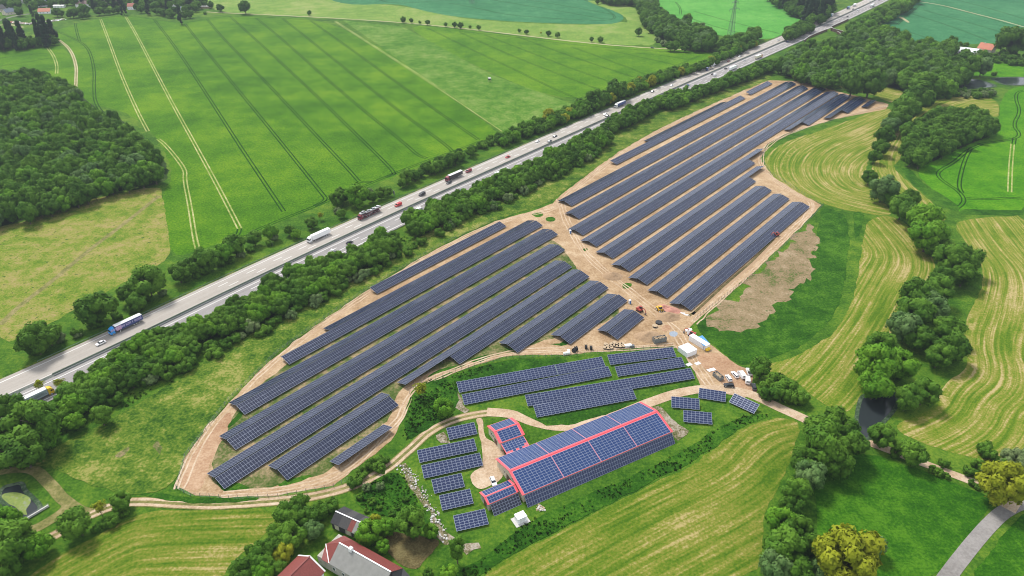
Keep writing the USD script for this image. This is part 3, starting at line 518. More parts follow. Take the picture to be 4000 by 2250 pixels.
def solar_row(label, group, Rq=None, Lq=None, limit=300, pw=1.13, nr=3, mat='pv_new'):
    """Rq = (ridge left, eave left, ridge right, eave right) of the slope towards the lower right, Lq the same of the other slope."""
    q = [zz(a, (x, y)) for a, x, y in (Rq or Lq)]
    ns = [G(q[0], ZR) @ N_, G(q[2], ZR) @ N_]; n = sum(ns) / 2 if Rq else sum(ns) / 2 + GAP
    root = thing('solar_row', label, 'solar panels', group=group)
    rl = math.hypot(WID, ZR - ZE); fr = MB()
    spans = []
    for side, quad in ((1, Rq), (-1, Lq)):
        if quad is None: continue
        p = [zz(a, (x, y)) for a, x, y in quad]
        u0 = (G(p[0], ZR) @ U_ + G(p[1], ZE) @ U_) / 2; u1 = (G(p[2], ZR) @ U_ + G(p[3], ZE) @ U_) / 2
        if side > 0 or Rq is None: spans = [u0, u1]
        nc = max(2, round((u1 - u0) / pw)); nn = n if side > 0 else n - GAP
        ey = (N_ * side * WID + np.array([0, 0, ZE - ZR])) / rl
        O = N_ * nn + np.array([0, 0, ZR])
        if side > 0: modules(root, O + U_ * (u0 + nc * pw), -U_, ey, nc, nr, pw, rl / nr, mat, limit if (Lq is None) else limit * 2 // 3)
        else: modules(root, O + U_ * u0, U_, ey, nc, nr, pw, rl / nr, mat, limit if (Rq is None) else limit // 3)
        for u in np.arange(u0 + .6, u1, 4.5):
            for d, z in ((.5, ZR - .16 - .5 * .3), (4.4, ZR - .14 - 4.4 * .3)):
                c = U_ * u + N_ * (nn + side * d); fr.box(c[0] - .07, c[0] + .07, c[1] - .07, c[1] + .07, 0, z)
            a = U_ * u + N_ * (nn + side * .1) + [0, 0, ZR - .16]; b = U_ * u + N_ * (nn + side * 5.5) + [0, 0, ZE - .1]
            fr.bar(a, b, .1, .14)
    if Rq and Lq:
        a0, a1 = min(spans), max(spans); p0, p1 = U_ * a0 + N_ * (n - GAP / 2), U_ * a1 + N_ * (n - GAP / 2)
        obj('cable_tray', MB().bar(p0 + [0, 0, 2.2], p1 + [0, 0, 2.2], .95, .12).get(), M['black'], root)  # black bar added under the ridge gap, standing in for the shade there
    obj('support_frame', fr.get(), M['steel'], root)
    return root
LOWER = [
 ('single sloped solar row nearest the motorway in the lower left array', [('A', 1825, 745), ('A', 1910, 812), ('B', 735, 22), ('B', 805, 72)], None),
 (None, [('C', 478, 40), ('C', 530, 90), ('B', 1135, 8), ('B', 1210, 60)], [('A', 1370, 1220), ('A', 1310, 1195), ('B', 1105, 5), ('B', 1050, 0)]),
 (None, [('C', 195, 350), ('C', 252, 408), ('B', 1300, 108), ('B', 1375, 160)], [('C', 190, 350), ('C', 147, 330), ('B', 1275, 100), ('B', 1215, 98)]),
 (None, [('C', 138, 572), ('C', 200, 632), ('B', 1370, 275), ('B', 1450, 330)], [('C', 135, 568), ('C', 87, 543), ('B', 1340, 267), ('B', 1285, 265)]),
 (None, [('30', 2165, 460), ('30', 2268, 578), ('B', 1440, 460), ('B', 1523, 518)], [('30', 2155, 455), ('30', 2078, 410), ('B', 1415, 440), ('B', 1325, 440)]),
 (None, [('21', 1940, 680), ('21', 2040, 752), ('B', 1650, 570), ('B', 1742, 632)], [('21', 1485, 957), ('21', 1408, 940), ('B', 1625, 558), ('B', 1540, 553)]),
 (None, [('B', 800, 1385), ('B', 905, 1475), ('B', 1860, 700), ('B', 1948, 768)], [('B', 785, 1378), ('B', 685, 1355), ('B', 1835, 684), ('B', 1740, 680)]),
 (None, [('B', 1388, 1298), ('B', 1503, 1380), ('B', 2065, 838), ('B', 2150, 905)], [('B', 1375, 1285), ('B', 1268, 1270), ('B', 2030, 825), ('B', 1935, 820)]),
 ('shortest double solar row in the lower array, beside the parked digger', [('B', 1925, 1250), ('B', 2035, 1333), ('B', 2240, 1015), ('B', 2345, 1090)], [('B', 1905, 1240), ('B', 1800, 1222), ('B', 2205, 1000), ('B', 2110, 993)]),
 ('short double solar row at the lower left above the dirt lane', [('31', 230, 385), ('31', 335, 495), ('C', 1165, 288), ('C', 1228, 345)], [('31', 215, 378), ('31', 130, 345), ('C', 1145, 270), ('C', 1090, 262)]),
 ('short single solar row nearest the dirt lane, tilted towards the motorway', None, [('31', 835, 333), ('31', 745, 292), ('C', 1185, 485), ('C', 1125, 462)]),
]
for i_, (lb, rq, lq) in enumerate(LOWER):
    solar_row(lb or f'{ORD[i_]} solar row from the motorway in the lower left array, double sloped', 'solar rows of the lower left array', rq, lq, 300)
UPPER = [
 ('short single solar row at the top end of the upper array', [('F', 348, 98), ('F', 378, 112), ('F', 480, 25), ('F', 512, 46)], None),
 ('solar row nearest the motorway hedge in the upper array', [('E', 400, 535), ('E', 435, 560), ('F', 298, 113), ('F', 330, 136)], [('E', 615, 405), ('E', 590, 400), ('E', 1090, 157), ('E', 1065, 155)]),
 (None, [('G', 120, 70), ('G', 160, 95), ('F', 615, 22), ('F', 650, 45)], [('G', 115, 68), ('G', 75, 65), ('F', 600, 25), ('F', 575, 26)]),
 (None, [('G', 165, 150), ('G', 210, 178), ('F', 685, 52), ('F', 715, 70)], [('G', 158, 148), ('G', 115, 140), ('F', 665, 50), ('F', 640, 50)]),
 (None, [('G', 185, 250), ('G', 228, 282), ('F', 800, 60), ('F', 832, 75)], [('G', 178, 248), ('G', 135, 245), ('F', 780, 64), ('F', 755, 64)]),
 (None, [('G', 268, 322), ('G', 318, 353), ('F', 880, 86), ('F', 912, 105)], [('G', 262, 320), ('G', 215, 315), ('F', 862, 88), ('F', 838, 88)]),
 (None, [('G', 360, 390), ('G', 412, 427), ('F', 352, 517), ('F', 392, 542)], [('G', 352, 390), ('G', 308, 388), ('F', 430, 453), ('F', 405, 450)]),
 (None, [('G', 462, 470), ('G', 518, 508), ('F', 350, 632), ('F', 392, 655)], [('G', 452, 470), ('G', 400, 463), ('F', 428, 565), ('F', 412, 557)]),
 (None, [('G', 565, 550), ('G', 622, 592), ('F', 455, 690), ('F', 493, 712)], [('G', 555, 548), ('G', 500, 545), ('F', 430, 688), ('F', 402, 684)]),
 (None, [('G', 690, 635), ('G', 748, 673), ('H', 890, 12), ('H', 930, 38)], [('G', 682, 632), ('G', 625, 625), ('H', 870, 12), ('H', 848, 8)]),
 ('solar row along the trench at the lower right edge of the upper array', [('G', 830, 705), ('G', 893, 752), ('H', 1025, 62), ('H', 1060, 90)], [('G', 822, 712), ('G', 755, 703), ('H', 990, 60), ('H', 965, 54)]),
 ('longest of the three solar rows stepping down to the bend of the dirt track', [('F', 708, 288), ('F', 748, 307), ('F', 975, 108), ('F', 1010, 130)], [('F', 618, 335), ('F', 585, 332), ('F', 965, 108), ('F', 945, 106)]),
 ('middle one of the three solar rows stepping down to the bend of the dirt track', [('F', 955, 210), ('F', 990, 230), ('F', 1075, 128), ('F', 1112, 148)], [('F', 872, 262), ('F', 838, 260), ('F', 1068, 127), ('F', 1048, 125)]),
 ('tiny single solar row at the pointed far right tip of the upper array', None, [('F', 1108, 190), ('F', 1075, 188), ('F', 1168, 150), ('F', 1143, 147)]),
]
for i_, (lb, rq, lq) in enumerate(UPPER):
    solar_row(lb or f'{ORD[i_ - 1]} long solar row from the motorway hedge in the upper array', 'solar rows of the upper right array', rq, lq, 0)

# older fixed tables
def table(label, c, zt=2.7, zb=.8, cw=1.66, rh=1.0, limit=300, group='older blue solar tables', sag=0):
    TL, TR, BR, BL = G(c[0], zt), G(c[1], zt), G(c[2], zb), G(c[3], zb)
    ex = (TR - TL) + (BR - BL); ex[2] = 0; ex /= np.linalg.norm(ex)
    ey = (BL - TL) + (BR - TR); ey = ey - ex * (ey @ ex); h = np.linalg.norm(ey) / 2; ey /= np.linalg.norm(ey)
    w = ((TR - TL) @ ex + (BR - BL) @ ex) / 2
    nc, nr = max(2, round(w / cw)), max(2, round(h / rh))
    O = (TL + BL) / 2 - ey * h / 2; O = O + ex * (((TL - O) @ ex + (BL - O) @ ex) / 2)
    root = thing('solar_table', label, 'solar panels', group=group)
    modules(root, O + ey * h, ex, -ey, nc, nr, w / nc, h / nr, 'pv_old', limit, gap=.085)
    fr = MB()
    for t in np.linspace(.04, .96, max(2, int(w / 4))):
        for d in (.18, .8):
            p = O + ex * w * t + ey * h * d; fr.box(p[0] - .07, p[0] + .07, p[1] - .07, p[1] + .07, 0, p[2] - .06)
        fr.bar(O + ex * w * t + [0, 0, -.1], O + ex * w * t + ey * h + [0, 0, -.1], .1, .14)
    obj('support_frame', fr.get(), M['steel'], root)
table('back left blue solar table above the looping track, next to the earth bank', zz('D', (137, 205), (752, 95), (777, 158), (150, 270)))
table('blue solar table joined to the right end of the back left one', zz('D', (757, 95), (1047, 45), (1080, 105), (780, 158)))
table('long blue solar table in front of the back left pair', zz('D', (167, 285), (1090, 105), (1117, 165), (185, 347)))
table('longest blue solar table, running up to the corner of the site road', zz('22', (125, 1075), (1790, 805), (1842, 905), (165, 1185)), limit=300)
table('blue solar table touching the longest one from below, above the coral roofed hall', zz('22', (210, 1180), (1205, 1000), (1250, 1110), (255, 1297)))
table('sagging blue solar table nearest the grey skip and cable drums', zz('22', (948, 672), (1610, 592), (1655, 685), (1000, 768)))
table('blue solar table between the sagging one and the longest one', zz('22', (1030, 790), (1700, 692), (1745, 785), (1070, 885)))
table('small blue solar table right beside the car park road', zz('22', (1880, 1000), (2145, 1042), (2152, 1142), (1880, 1103)), group='small tables east of the hall')
table('small blue solar table left of the other three east of the hall', zz('22', (1603, 1090), (1880, 1110), (1885, 1222), (1605, 1195)), group='small tables east of the hall')
table('small blue solar table lowest of the four east of the hall', zz('22', (1722, 1228), (2005, 1250), (2013, 1370), (1728, 1340)), group='small tables east of the hall')
table('small slanted blue solar table at the far right of the four', zz('22', (2240, 1060), (2490, 1170), (2430, 1260), (2180, 1140)), group='small tables east of the hall')
table('small blue solar table at the top of the column west of the yard', zz('I', (260, 235), (480, 185), (508, 280), (280, 328)), group='tables west of the yard')
table('upper of the two long blue solar tables west of the yard', zz('I', (20, 415), (480, 318), (505, 415), (40, 513)), group='tables west of the yard')
table('lower of the two long blue solar tables west of the yard', zz('I', (55, 538), (527, 433), (553, 537), (75, 640)), group='tables west of the yard')
table('blue solar table just below the two long ones west of the yard', zz('I', (137, 655), (378, 598), (405, 710), (160, 763)), group='tables west of the yard')
table('blue solar table second from the bottom in the column west of the yard', zz('J', (278, 330), (570, 265), (603, 403), (312, 468)), group='tables west of the yard')
table('lowest blue solar table, on bare ground left of the white cabinet', zz('J', (412, 520), (710, 455), (748, 597), (447, 667)), group='tables west of the yard')

# ---------------------------------------------------------------- buildings
def frame_of(rl, rr, zr):
    a, b = G(rl, zr), G(rr, zr); d = b - a
    return a, math.atan2(d[1], d[0]), float(np.linalg.norm(d[:2]))
def halfwidth(o, ang, p, z):
    q = G(p, z) - o; return abs(-q[0] * math.sin(ang) + q[1] * math.cos(ang))
def gable(name, label, cat, o, ang, L, wN, wS, ze, zr, wall='greywall', roof='redroof', ridge=None, over=.35, windows=(), doors=(), group=None, roofS=None, chimney=None, hipL=0.0, verge=None, ze2=None):
    """Ridge along local x from 0 to L; +y is the north slope. windows/doors: (side, along, up, width, height), side one of s n w e."""
    root = thing(name, label, cat, (o[0], o[1], 0), ang, group); zs = ze if ze2 is None else ze2
    wm = MB()
    m = trimesh.creation.extrude_polygon(Polygon([(-wS, 0), (wN, 0), (wN, ze), (0, zr), (-wS, zs)]), L - .02, engine='earcut')
    v = m.vertices[:, [2, 0, 1]]; v[:, 0] += .01; wm.add(v, m.faces)
    obj('wall', wm.get(), M[wall], root)
    for side, w, zz_, mt in ((1, wN, ze, roof), (-1, wS, zs, roofS or roof)):
        sl = (zr - zz_) / w; e = w + over; t = .14
        a = [(-over, 0, zr + .02), (L + over, 0, zr + .02), (L + over, side * e, zr + .02 - sl * e), (-over, side * e, zr + .02 - sl * e)]
        pts = a + [(x, y, z + t) for x, y, z in a]
        obj('roof', (np.array(pts, float), BOXF if side > 0 else BOXF[:, ::-1]), M[mt], root)
    if ridge: obj('ridge_cap', MB().box(-over, L + over, -.22, .22, zr + .1, zr + .24).get(), M[ridge], root)
    if verge:
        vb = MB()
        for x in (-over - .05, L + over + .05):
            for side, w, zz_ in ((1, wN, ze), (-1, wS, zs)):
                sl = (zr - zz_) / w; vb.bar((x, 0, zr + .14), (x, side * (w + over), zr + .14 - sl * (w + over)), .5, .16)
        obj('verge_board', vb.get(), M[verge], root)
    def opening(side, al, upz, w, h, kind):
        f, p = MB(), MB()
        def pl(mb, d, ww, hh):
            if side == 's': mb.box(al - ww / 2, al + ww / 2, -wS - d, -wS + .02, upz - hh / 2, upz + hh / 2)
            elif side == 'n': mb.box(al - ww / 2, al + ww / 2, wN - .02, wN + d, upz - hh / 2, upz + hh / 2)
            elif side == 'w': mb.box(-d, .03, al - ww / 2, al + ww / 2, upz - hh / 2, upz + hh / 2)
            else: mb.box(L - .03, L + d, al - ww / 2, al + ww / 2, upz - hh / 2, upz + hh / 2)
        pl(f, .04, w + .16, h + .16); pl(p, .06, w, h)
        if kind == 'window':
            fr = obj('window', f.get(), M['white'], root); obj('pane', p.get(), M['pane'], fr)
        else: obj('door', p.get(), M['woodwall'], root)
    for w in windows: opening(*w, 'window')
    for d in doors: opening(*d, 'door')
    if chimney:
        x, y, s, h = chimney; obj('chimney', MB().box(x - s / 2, x + s / 2, y - s / 2, y + s / 2, zr - abs(y) * .7 - .6, zr + h).get(), M['offwhite'], root)
    return root
def roof_modules(root, L, w, z0, zr, side, x0, x1, y0, y1, cw, rh, mat, limit, keep=None, gap=.085, lift=.16):
    sl = (zr - z0) / w; h = math.hypot(1, sl); ey = np.array([0, side, -sl]) / h
    O2 = np.array([x0, side * y0, zr - sl * y0 + .02 + lift]); ex = np.array([1.0, 0, 0])
    W, Hh = x1 - x0, (y1 - y0) * h; nc, nr = round(W / cw), round(Hh / rh)
    modules(root, O2, ex, ey, nc, nr, W / nc, Hh / nr, mat, limit, gap=gap, keep=keep)
# the long hall
hz, he = 7.0, 4.0
o_, a_, L_ = frame_of(zz('I', (775, 580)), zz('K', (965, 140)), hz)
wS_ = (halfwidth(o_, a_, zz('I', (880, 775)), he) + halfwidth(o_, a_, zz('K', (1090, 300)), he)) / 2
wN_ = (halfwidth(o_, a_, zz('I', (660, 490)), he) + halfwidth(o_, a_, zz('K', (825, 68)), he)) / 2
hall = gable('farm_hall', 'long farm hall with coral red roof edges covered in blue solar panels', 'hall', o_, a_, L_, wN_, wS_, he, hz, 'cream', 'pink', ridge='pink', over=.3, verge='pink',
             windows=[('w', 4.5, 2.6, .9, .9), ('w', -1.5, 4.4, .8, .8)], doors=[('w', 1.2, 1.6, 3.2, 3.2)])
for k in range(4):
    s0, s1 = .3 + k * (L_ - .6) / 4 + .15, .3 + (k + 1) * (L_ - .6) / 4 - .15
    roof_modules(hall, L_, wS_, he, hz, -1, s0, s1, .8, wS_ + .1, 1.66, 1.02, 'pv_roof', 75)
    roof_modules(hall, L_, wN_, he, hz, 1, s0, s1, .8, wN_ + .1, 1.66, 1.02, 'pv_roof', 0)
sk = MB()
steep = thing('solar_wall', 'steep bank of solar panels leaning against the long side of the coral roofed hall', 'solar panels', (o_[0], o_[1], 0), a_)
ey = np.array([0, -2.6, -3.5]); hl = np.linalg.norm(ey); ey /= hl
modules(steep, np.array([.2, -wS_ - .35, 3.6]), np.array([1.0, 0, 0]), ey, round((L_ - .2) / 1.05), 3, (L_ - .2) / round((L_ - .2) / 1.05), hl / 3, 'pv_old', 200, gap=.08)
for x in np.arange(1, L_, 5): sk.bar((x, -wS_ - .45, 3.3), (x, -wS_ - 2.7, .1), .12)
obj('support_frame', sk.get(), M['steel'], steep)
# small hall to the north west with its lean-to
hz, he = 6.0, 4.2
o2, a2, L2 = frame_of(zz('I', (650, 262)), zz('I', (835, 197)), hz)
w2S = (halfwidth(o2, a2, zz('I', (700, 355)), he) + halfwidth(o2, a2, zz('I', (900, 275)), he)) / 2
w2N = (halfwidth(o2, a2, zz('I', (590, 225)), he) + halfwidth(o2, a2, zz('I', (785, 150)), he)) / 2
barn2 = gable('small_hall', 'small coral roofed hall with solar panels beside the looping track', 'hall', o2, a2, L2, w2N, w2S, he, hz, 'cream', 'pink', ridge='pink', over=.3, verge='pink', windows=[('w', 3.0, 2.5, 1.0, .9), ('w', 1.6, 2.5, 1.0, .9)], doors=[('w', -.8, 1.3, 2.4, 2.6)])
roof_modules(barn2, L2, w2S, he, hz, -1, .7, L2 - .7, .5, w2S, 1.7, 1.02, 'pv_roof', 60); roof_modules(barn2, L2, w2N, he, hz, 1, .7, L2 - .7, .5, w2N, 1.7, 1.02, 'pv_roof', 60)
lt = MB(); z0, z1, d1 = 3.7, 2.6, 5.6
lean = thing('lean_to', 'coral red lean-to roof with missing corner panels between the two halls', 'shed', (o2[0], o2[1], 0), a2)
obj('roof', MB().hexa([(0, -w2S - d1, z1), (L2, -w2S - d1, z1), (L2, -w2S - .4, z0), (0, -w2S - .4, z0)] + [(0, -w2S - d1, z1 + .12), (L2, -w2S - d1, z1 + .12), (L2, -w2S - .4, z0 + .12), (0, -w2S - .4, z0 + .12)]).get(), M['pink'], lean)
pb = MB()
for x in np.linspace(.3, L2 - .3, 4): pb.box(x - .1, x + .1, -w2S - d1 + .2, -w2S - d1 + .4, 0, z1)
obj('posts', pb.get(), M['steel'], lean)
ey = np.array([0, -(d1 - .4), z1 - z0]); hl = np.linalg.norm(ey); ey /= hl
modules(lean, np.array([.3, -w2S - .5, z0 + .15]), np.array([1.0, 0, 0]), ey, 7, 5, (L2 - .6) / 7, (hl - .3) / 5, 'pv_roof', 60, gap=.085, keep=lambda i, j: not ((j == 4 and i in (0, 1, 3, 5, 6)) or (j == 3 and i in (6,))))
# annex on the west gable of the long hall
hz, he = 4.6, 3.4
o3, a3, L3 = frame_of(zz('J', (715, 342)), zz('J', (985, 228)), hz)
w3S = (halfwidth(o3, a3, zz('J', (748, 412)), he) + halfwidth(o3, a3, zz('J', (1030, 290)), he)) / 2
w3N = (halfwidth(o3, a3, zz('J', (670, 300)), he) + halfwidth(o3, a3, zz('J', (950, 185)), he)) / 2
annex = gable('hall_annex', 'low annex with coral roof edges at the near end of the long hall', 'shed', o3, a3, L3, w3N, w3S, he, hz, 'greywall', 'pink', ridge='pink', over=.2, verge='pink', doors=[('w', 0, 1.2, 1.8, 2.3)])
roof_modules(annex, L3, w3S, he, hz, -1, .4, L3 - .4, .35, w3S, 1.05, 1.5, 'pv_roof', 40); roof_modules(annex, L3, w3N, he, hz, 1, .4, L3 - .4, .35, w3N, 1.05, 1.5, 'pv_roof', 40)
st2 = thing('solar_wall', 'steep dark solar bank below the coral annex roof, beside the white cabinet', 'solar panels', (o3[0], o3[1], 0), a3)
ey = np.array([0, -2.8, -2.9]); hl = np.linalg.norm(ey); ey /= hl
modules(st2, np.array([.6, -w3S - .3, 3.0]), np.array([1.0, 0, 0]), ey, 10, 4, (L3 - .6) / 10, hl / 4, 'pv_new', 60, gap=.08)
obj('support_frame', MB().bar((1, -w3S - .4, 2.8), (1, -w3S - 3, .1), .12).bar((L3 - 1, -w3S - .4, 2.8), (L3 - 1, -w3S - 3, .1), .12).get(), M['steel'], st2)
# farm: patched shed, big barn house, red roofed house
o4, a4, L4 = frame_of(zz('L', (622, 155)), zz('L', (928, 292)), 5.0)
w4S = (halfwidth(o4, a4, zz('L', (556, 268)), 2.8) + halfwidth(o4, a4, zz('L', (850, 405)), 2.8)) / 2; w4N = halfwidth(o4, a4, zz('L', (705, 98)), 3.2)
shed = thing('farm_shed', 'old farm shed with patched black, grey and rusty roof sheets and white ridge', 'shed', (o4[0], o4[1], 0), a4)
m_ = trimesh.creation.extrude_polygon(Polygon([(-w4S + .3, 0), (w4N - .3, 0), (w4N - .3, 3.0), (0, 4.9), (-w4S + .3, 2.7)]), L4 - .6, engine='earcut'); v_ = m_.vertices[:, [2, 0, 1]]; v_[:, 0] += .3
obj('wall', (v_, m_.faces), M['greywall'], shed)
cols = [('s', 0, .27, 'darkroof'), ('s', .27, .58, 'darkroof2'), ('s', .58, .74, 'redroof'), ('s', .74, 1, 'greyroof'), ('n', 0, .3, 'darkroof'), ('n', .3, .55, 'darkroof2'), ('n', .55, .76, 'darkroof'), ('n', .76, 1, 'darkroof2')]
for sd, t0, t1, mt in cols:
    w, s, zl = (w4S, -1, 2.7) if sd == 's' else (w4N, 1, 3.1); x0, x1 = t0 * L4, t1 * L4; r_ = R.uniform(0, .03)
    a = [(x0, 0, 5 + r_), (x1, 0, 5 + r_), (x1, s * w, zl + r_), (x0, s * w, zl + r_)]
    obj('roof_sheet', (np.array(a + [(x, y, z + .1) for x, y, z in a], float), BOXF if s > 0 else BOXF[:, ::-1]), M[mt], shed)
obj('ridge_cap', MB().box(0, L4, -.2, .2, 5.1, 5.2).get(), M['white'], shed)
for x, w, h in ((.9, 1.0, 2.2), (L4 * .38, 2.6, 2.3), (L4 * .76, 1.6, 2.0)):
    obj('door', MB().box(x - w / 2, x + w / 2, -w4S + .24, -w4S + .34, 0, h).get(), M['darkroof'], shed)
for x in (2.4, L4 * .6, L4 - 1.2): obj('wall_panel', MB().box(x - .8, x + .8, -w4S + .25, -w4S + .33, .2, 2.3).get(), M['cream'], shed)
hz, he = 8.5, 4.2
o5, a5, L5 = frame_of(zz('L', (660, 487)), zz('L', (1205, 795)), hz)
w5S = halfwidth(o5, a5, zz('L', (560, 712)), he); w5N = (halfwidth(o5, a5, zz('L', (800, 455)), he) + halfwidth(o5, a5, zz('L', (1338, 765)), he)) / 2
house = thing('farmhouse', 'long farmhouse with grey front roof, red rear roof and white ridge line', 'house', (o5[0], o5[1], 0), a5)
hip = 6.0
m_ = MB().box(-hip + .4, L5 + .5, -w5S + .4, w5N - .4, 0, he); obj('wall', m_.get(), M['greywall'], house)
def slab(pts, mt, nm='roof', t=.16):
    a = np.array(pts, float); n = np.cross(a[1] - a[0], a[2] - a[0])
    if n[2] < 0: a = a[::-1]
    k = len(a); v = np.vstack([a, a + [0, 0, t]]); f = [(0, i + 1, i) for i in range(1, k - 1)] + [(k, k + i, k + i + 1) for i in range(1, k - 1)]
    for i in range(k): j = (i + 1) % k; f += [(i, j, j + k), (i, j + k, i + k)]
    return obj(nm, (v, np.array(f)), M[mt], house)
slab([(0, 0, hz), (L5, 0, hz), (L5, -w5S, he), (0, -w5S, he)], 'greyroof')
slab([(0, 0, hz), (L5, 0, hz), (L5, w5N, he), (0, w5N, he)], 'redroof')
slab([(-.02, 0, hz), (-.02, -w5S, he), (-hip * .55, -w5S, he - .1), (-hip, -w5S * .1, he + .4)], 'redroof'); slab([(-.02, 0, hz), (-hip, -w5S * .1, he + .4), (-hip * .6, w5N, he - .1), (-.02, w5N, he)], 'redroof')
slab([(L5 + .02, .0, hz - .4), (L5 + .02, w5N, he), (L5 + 4, w5N * .8, he - .4), (L5 + 4, -w5S * .3, he)], 'darkroof')
obj('ridge_cap', MB().box(0, L5, -.2, .2, hz + .12, hz + .26).get(), M['white'], house)
obj('hip_cap', MB().bar((-.1, -w5S * .98, he + .25), (-hip, -w5S * .1, he + .62), .3, .12).get(), M['offwhite'], house)
obj('chimney', MB().box(L5 * .24 - .6, L5 * .24 + .6, -.75, .45, hz - .6, hz + 1.1).get(), M['offwhite'], house)
for x in (1.5, 5.5, 9.5, 13.5):
    w_ = obj('window', MB().box(x - .55, x + .55, -w5S + .32, -w5S + .42, 1.6, 3.0).get(), M['white'], house); obj('pane', MB().box(x - .45, x + .45, -w5S + .3, -w5S + .36, 1.7, 2.9).get(), M['pane'], w_)
hz, he = 7.2, 4.0
p0, p1 = G(zz('L', (340, 640)), hz), G(zz('L', (160, 819)), hz); d_ = p1 - p0; a6 = math.atan2(d_[1], d_[0])
w6 = halfwidth(p0, a6, zz('L', (508, 775)), he); w6b = halfwidth(p0, a6, zz('L', (235, 625)), he)
gable('house', 'dark red tiled house with white eaves board at the bottom edge of the picture', 'house', p0, a6, 16, w6, w6b, he, hz, 'white', 'redroof', ridge='redroof', over=.4, verge='offwhite', windows=[('w', 1.5, 2, 1, 1.2), ('n', 4, 2, 1, 1.2), ('n', 8, 2, 1, 1.2)])
# white transformer cabinet
cb = G(zz('J', (1050, 565)))
cab = thing('transformer_cabinet', 'small white transformer cabinet on a concrete pad below the hall', 'cabinet', cb, a_)
obj('pad', MB().box(-2.8, 2.8, -2.2, 2.2, 0, .18).get(), M['conc'], cab); obj('housing', MB().box(-1.7, 1.7, -1.3, 1.3, .18, 2.6).get(), M['white'], cab); obj('roof', MB().box(-1.85, 1.85, -1.45, 1.45, 2.6, 2.75).get(), M['white'], cab); obj('door', MB().box(-1.0, 1.0, -1.34, -1.3, .3, 2.3).get(), M['offwhite'], cab)
# far farm on the right
def village_house(name, label, c, ang, L, w, ze, zr, wall, roof, roofS=None, nwin=3, group=None, win=('s', 'w', 'e')):
    o = G(c); o = o - np.array([math.cos(ang), math.sin(ang), 0]) * L / 2
    ws = []
    if 's' in win: ws += [('s', L * (i + .7) / (nwin + .4), ze * .5, 1.0, 1.3) for i in range(nwin)]
    if 'w' in win: ws += [('w', -w * .4, ze * .5, 1.0, 1.3), ('w', w * .4, ze * .5, 1.0, 1.3), ('w', 0, ze + .6, .9, 1.1)]
    if 'e' in win: ws += [('e', -w * .4, ze * .5, 1.0, 1.3), ('e', w * .4, ze * .5, 1.0, 1.3), ('e', 0, ze + .6, .9, 1.1)]
    return gable(name, label, 'house', o, ang, L, w, w, ze, zr, wall, roof, roofS=roofS, over=.4, windows=ws, group=group, chimney=(L * .7, .8, .7, .7))
village_house('farmhouse', 'cream farmhouse with orange tiled roof on the far right by the ponds', zz('M', (900, 400)), math.radians(128), 16, 6.5, 6.5, 12, 'cream', 'orangeroof', nwin=5)
gable('barn', 'barn with bright white roof and orange lean end beside the cream farmhouse', 'barn', G(zz('M', (655, 410))) + np.array([10, -6, 0]), math.radians(146), 26, 8, 9, 4, 7.5, 'offwhite', 'white', over=.4, windows=[('n', 4 + i * 4, 2.4, 1.6, 1) for i in range(5)])
gable('barn', 'low barn with orange tiles between the white roofed barn and the cream farmhouse', 'barn', G(zz('M', (790, 410))) + np.array([2, -6, 0]), math.radians(146), 12, 7, 9, 3.6, 6.5, 'woodwall', 'orangeroof', over=.3, doors=[('n', 6, 1.3, 2.6, 2.6)])
# village at the top left
VH = [('white gabled house with dark slate roof, largest at the top left of the village', zz('R', (610, 92)), 25, 13, 5.5, 5, 10, 'white', 'slate', None),
      ('white bungalow with half brick, half bright red roof below the white gabled house', zz('R', (650, 185)), 8, 17, 5.5, 3, 7, 'white', 'redroof2', 'orangeroof'),
      ('beige house with blue slate roof at the village lane', zz('R', (135, 205)), 60, 14, 6, 4, 8.5, 'cream', 'slate', None),
      ('dark roofed house cut off by the left edge of the picture', zz('R', (0, 160)), 70, 14, 6, 4, 9, 'cream', 'darkroof2', None),
      ('long pale building with grey brown roof at the top edge of the village', zz('R', (1225, 95)), 4, 26, 6, 5, 9, 'offwhite', 'brownroof', None),
      ('low flat white outbuilding behind the red roofed bungalow', zz('R', (850, 105)), 2, 16, 4, 3, 3.8, 'white', 'offwhite', None),
      ('grey roofed house behind the hedge at the top edge left of the white gabled house', zz('R', (350, 40)), 12, 12, 5, 4, 8, 'offwhite', 'greyroof', None),
      ('pale house with grey roof at the top left corner among trees', zz('R', (185, 62)), 15, 14, 5, 4, 7.5, 'offwhite', 'greyroof', None),
      ('white house with small red roof beside the tall dark trees', zz('S', (345, 105)), 5, 11, 5, 5, 9, 'white', 'redroof2', None),
      ('house with bright blue roof behind the small red roofed house', zz('S', (345, 22)), 5, 13, 5, 5, 9, 'white', 'bluepaint', None),
      ('white and grey gabled house half hidden by the conifer clump', zz('S', (820, 118)), -62, 13, 5.5, 4, 9, 'white', 'greyroof', None),
      ('low house with blue grey roof behind the dark conifer clump', zz('S', (955, 130)), 20, 14, 6, 3.5, 7.5, 'offwhite', 'slate', None),
      ('yellow house with brown roof and skylights at the right end of the village', zz('S', (1045, 95)), 10, 11, 5.5, 4.5, 9.5, 'cream', 'brownroof', None),
      ('low grey shed right of the yellow house', zz('S', (1165, 92)), 3, 16, 4, 2.6, 3.6, 'wood', 'greyroof', None),
      ('long grey roof hall at the top edge left of the tall dark trees', zz('S', (95, 48)), 0, 30, 6, 4, 7, 'greywall', 'brownroof', None),
      ('pale house at the top edge right of the blue roofed house', zz('S', (470, 20)), 30, 11, 5, 4, 8, 'offwhite', 'redroof2', None)]
for lb, c, an, L, w, ze, zr, wl, rf, rs in VH: village_house('house', lb, c, math.radians(an), L, w, ze, zr, wl, rf, rs, group='village houses')
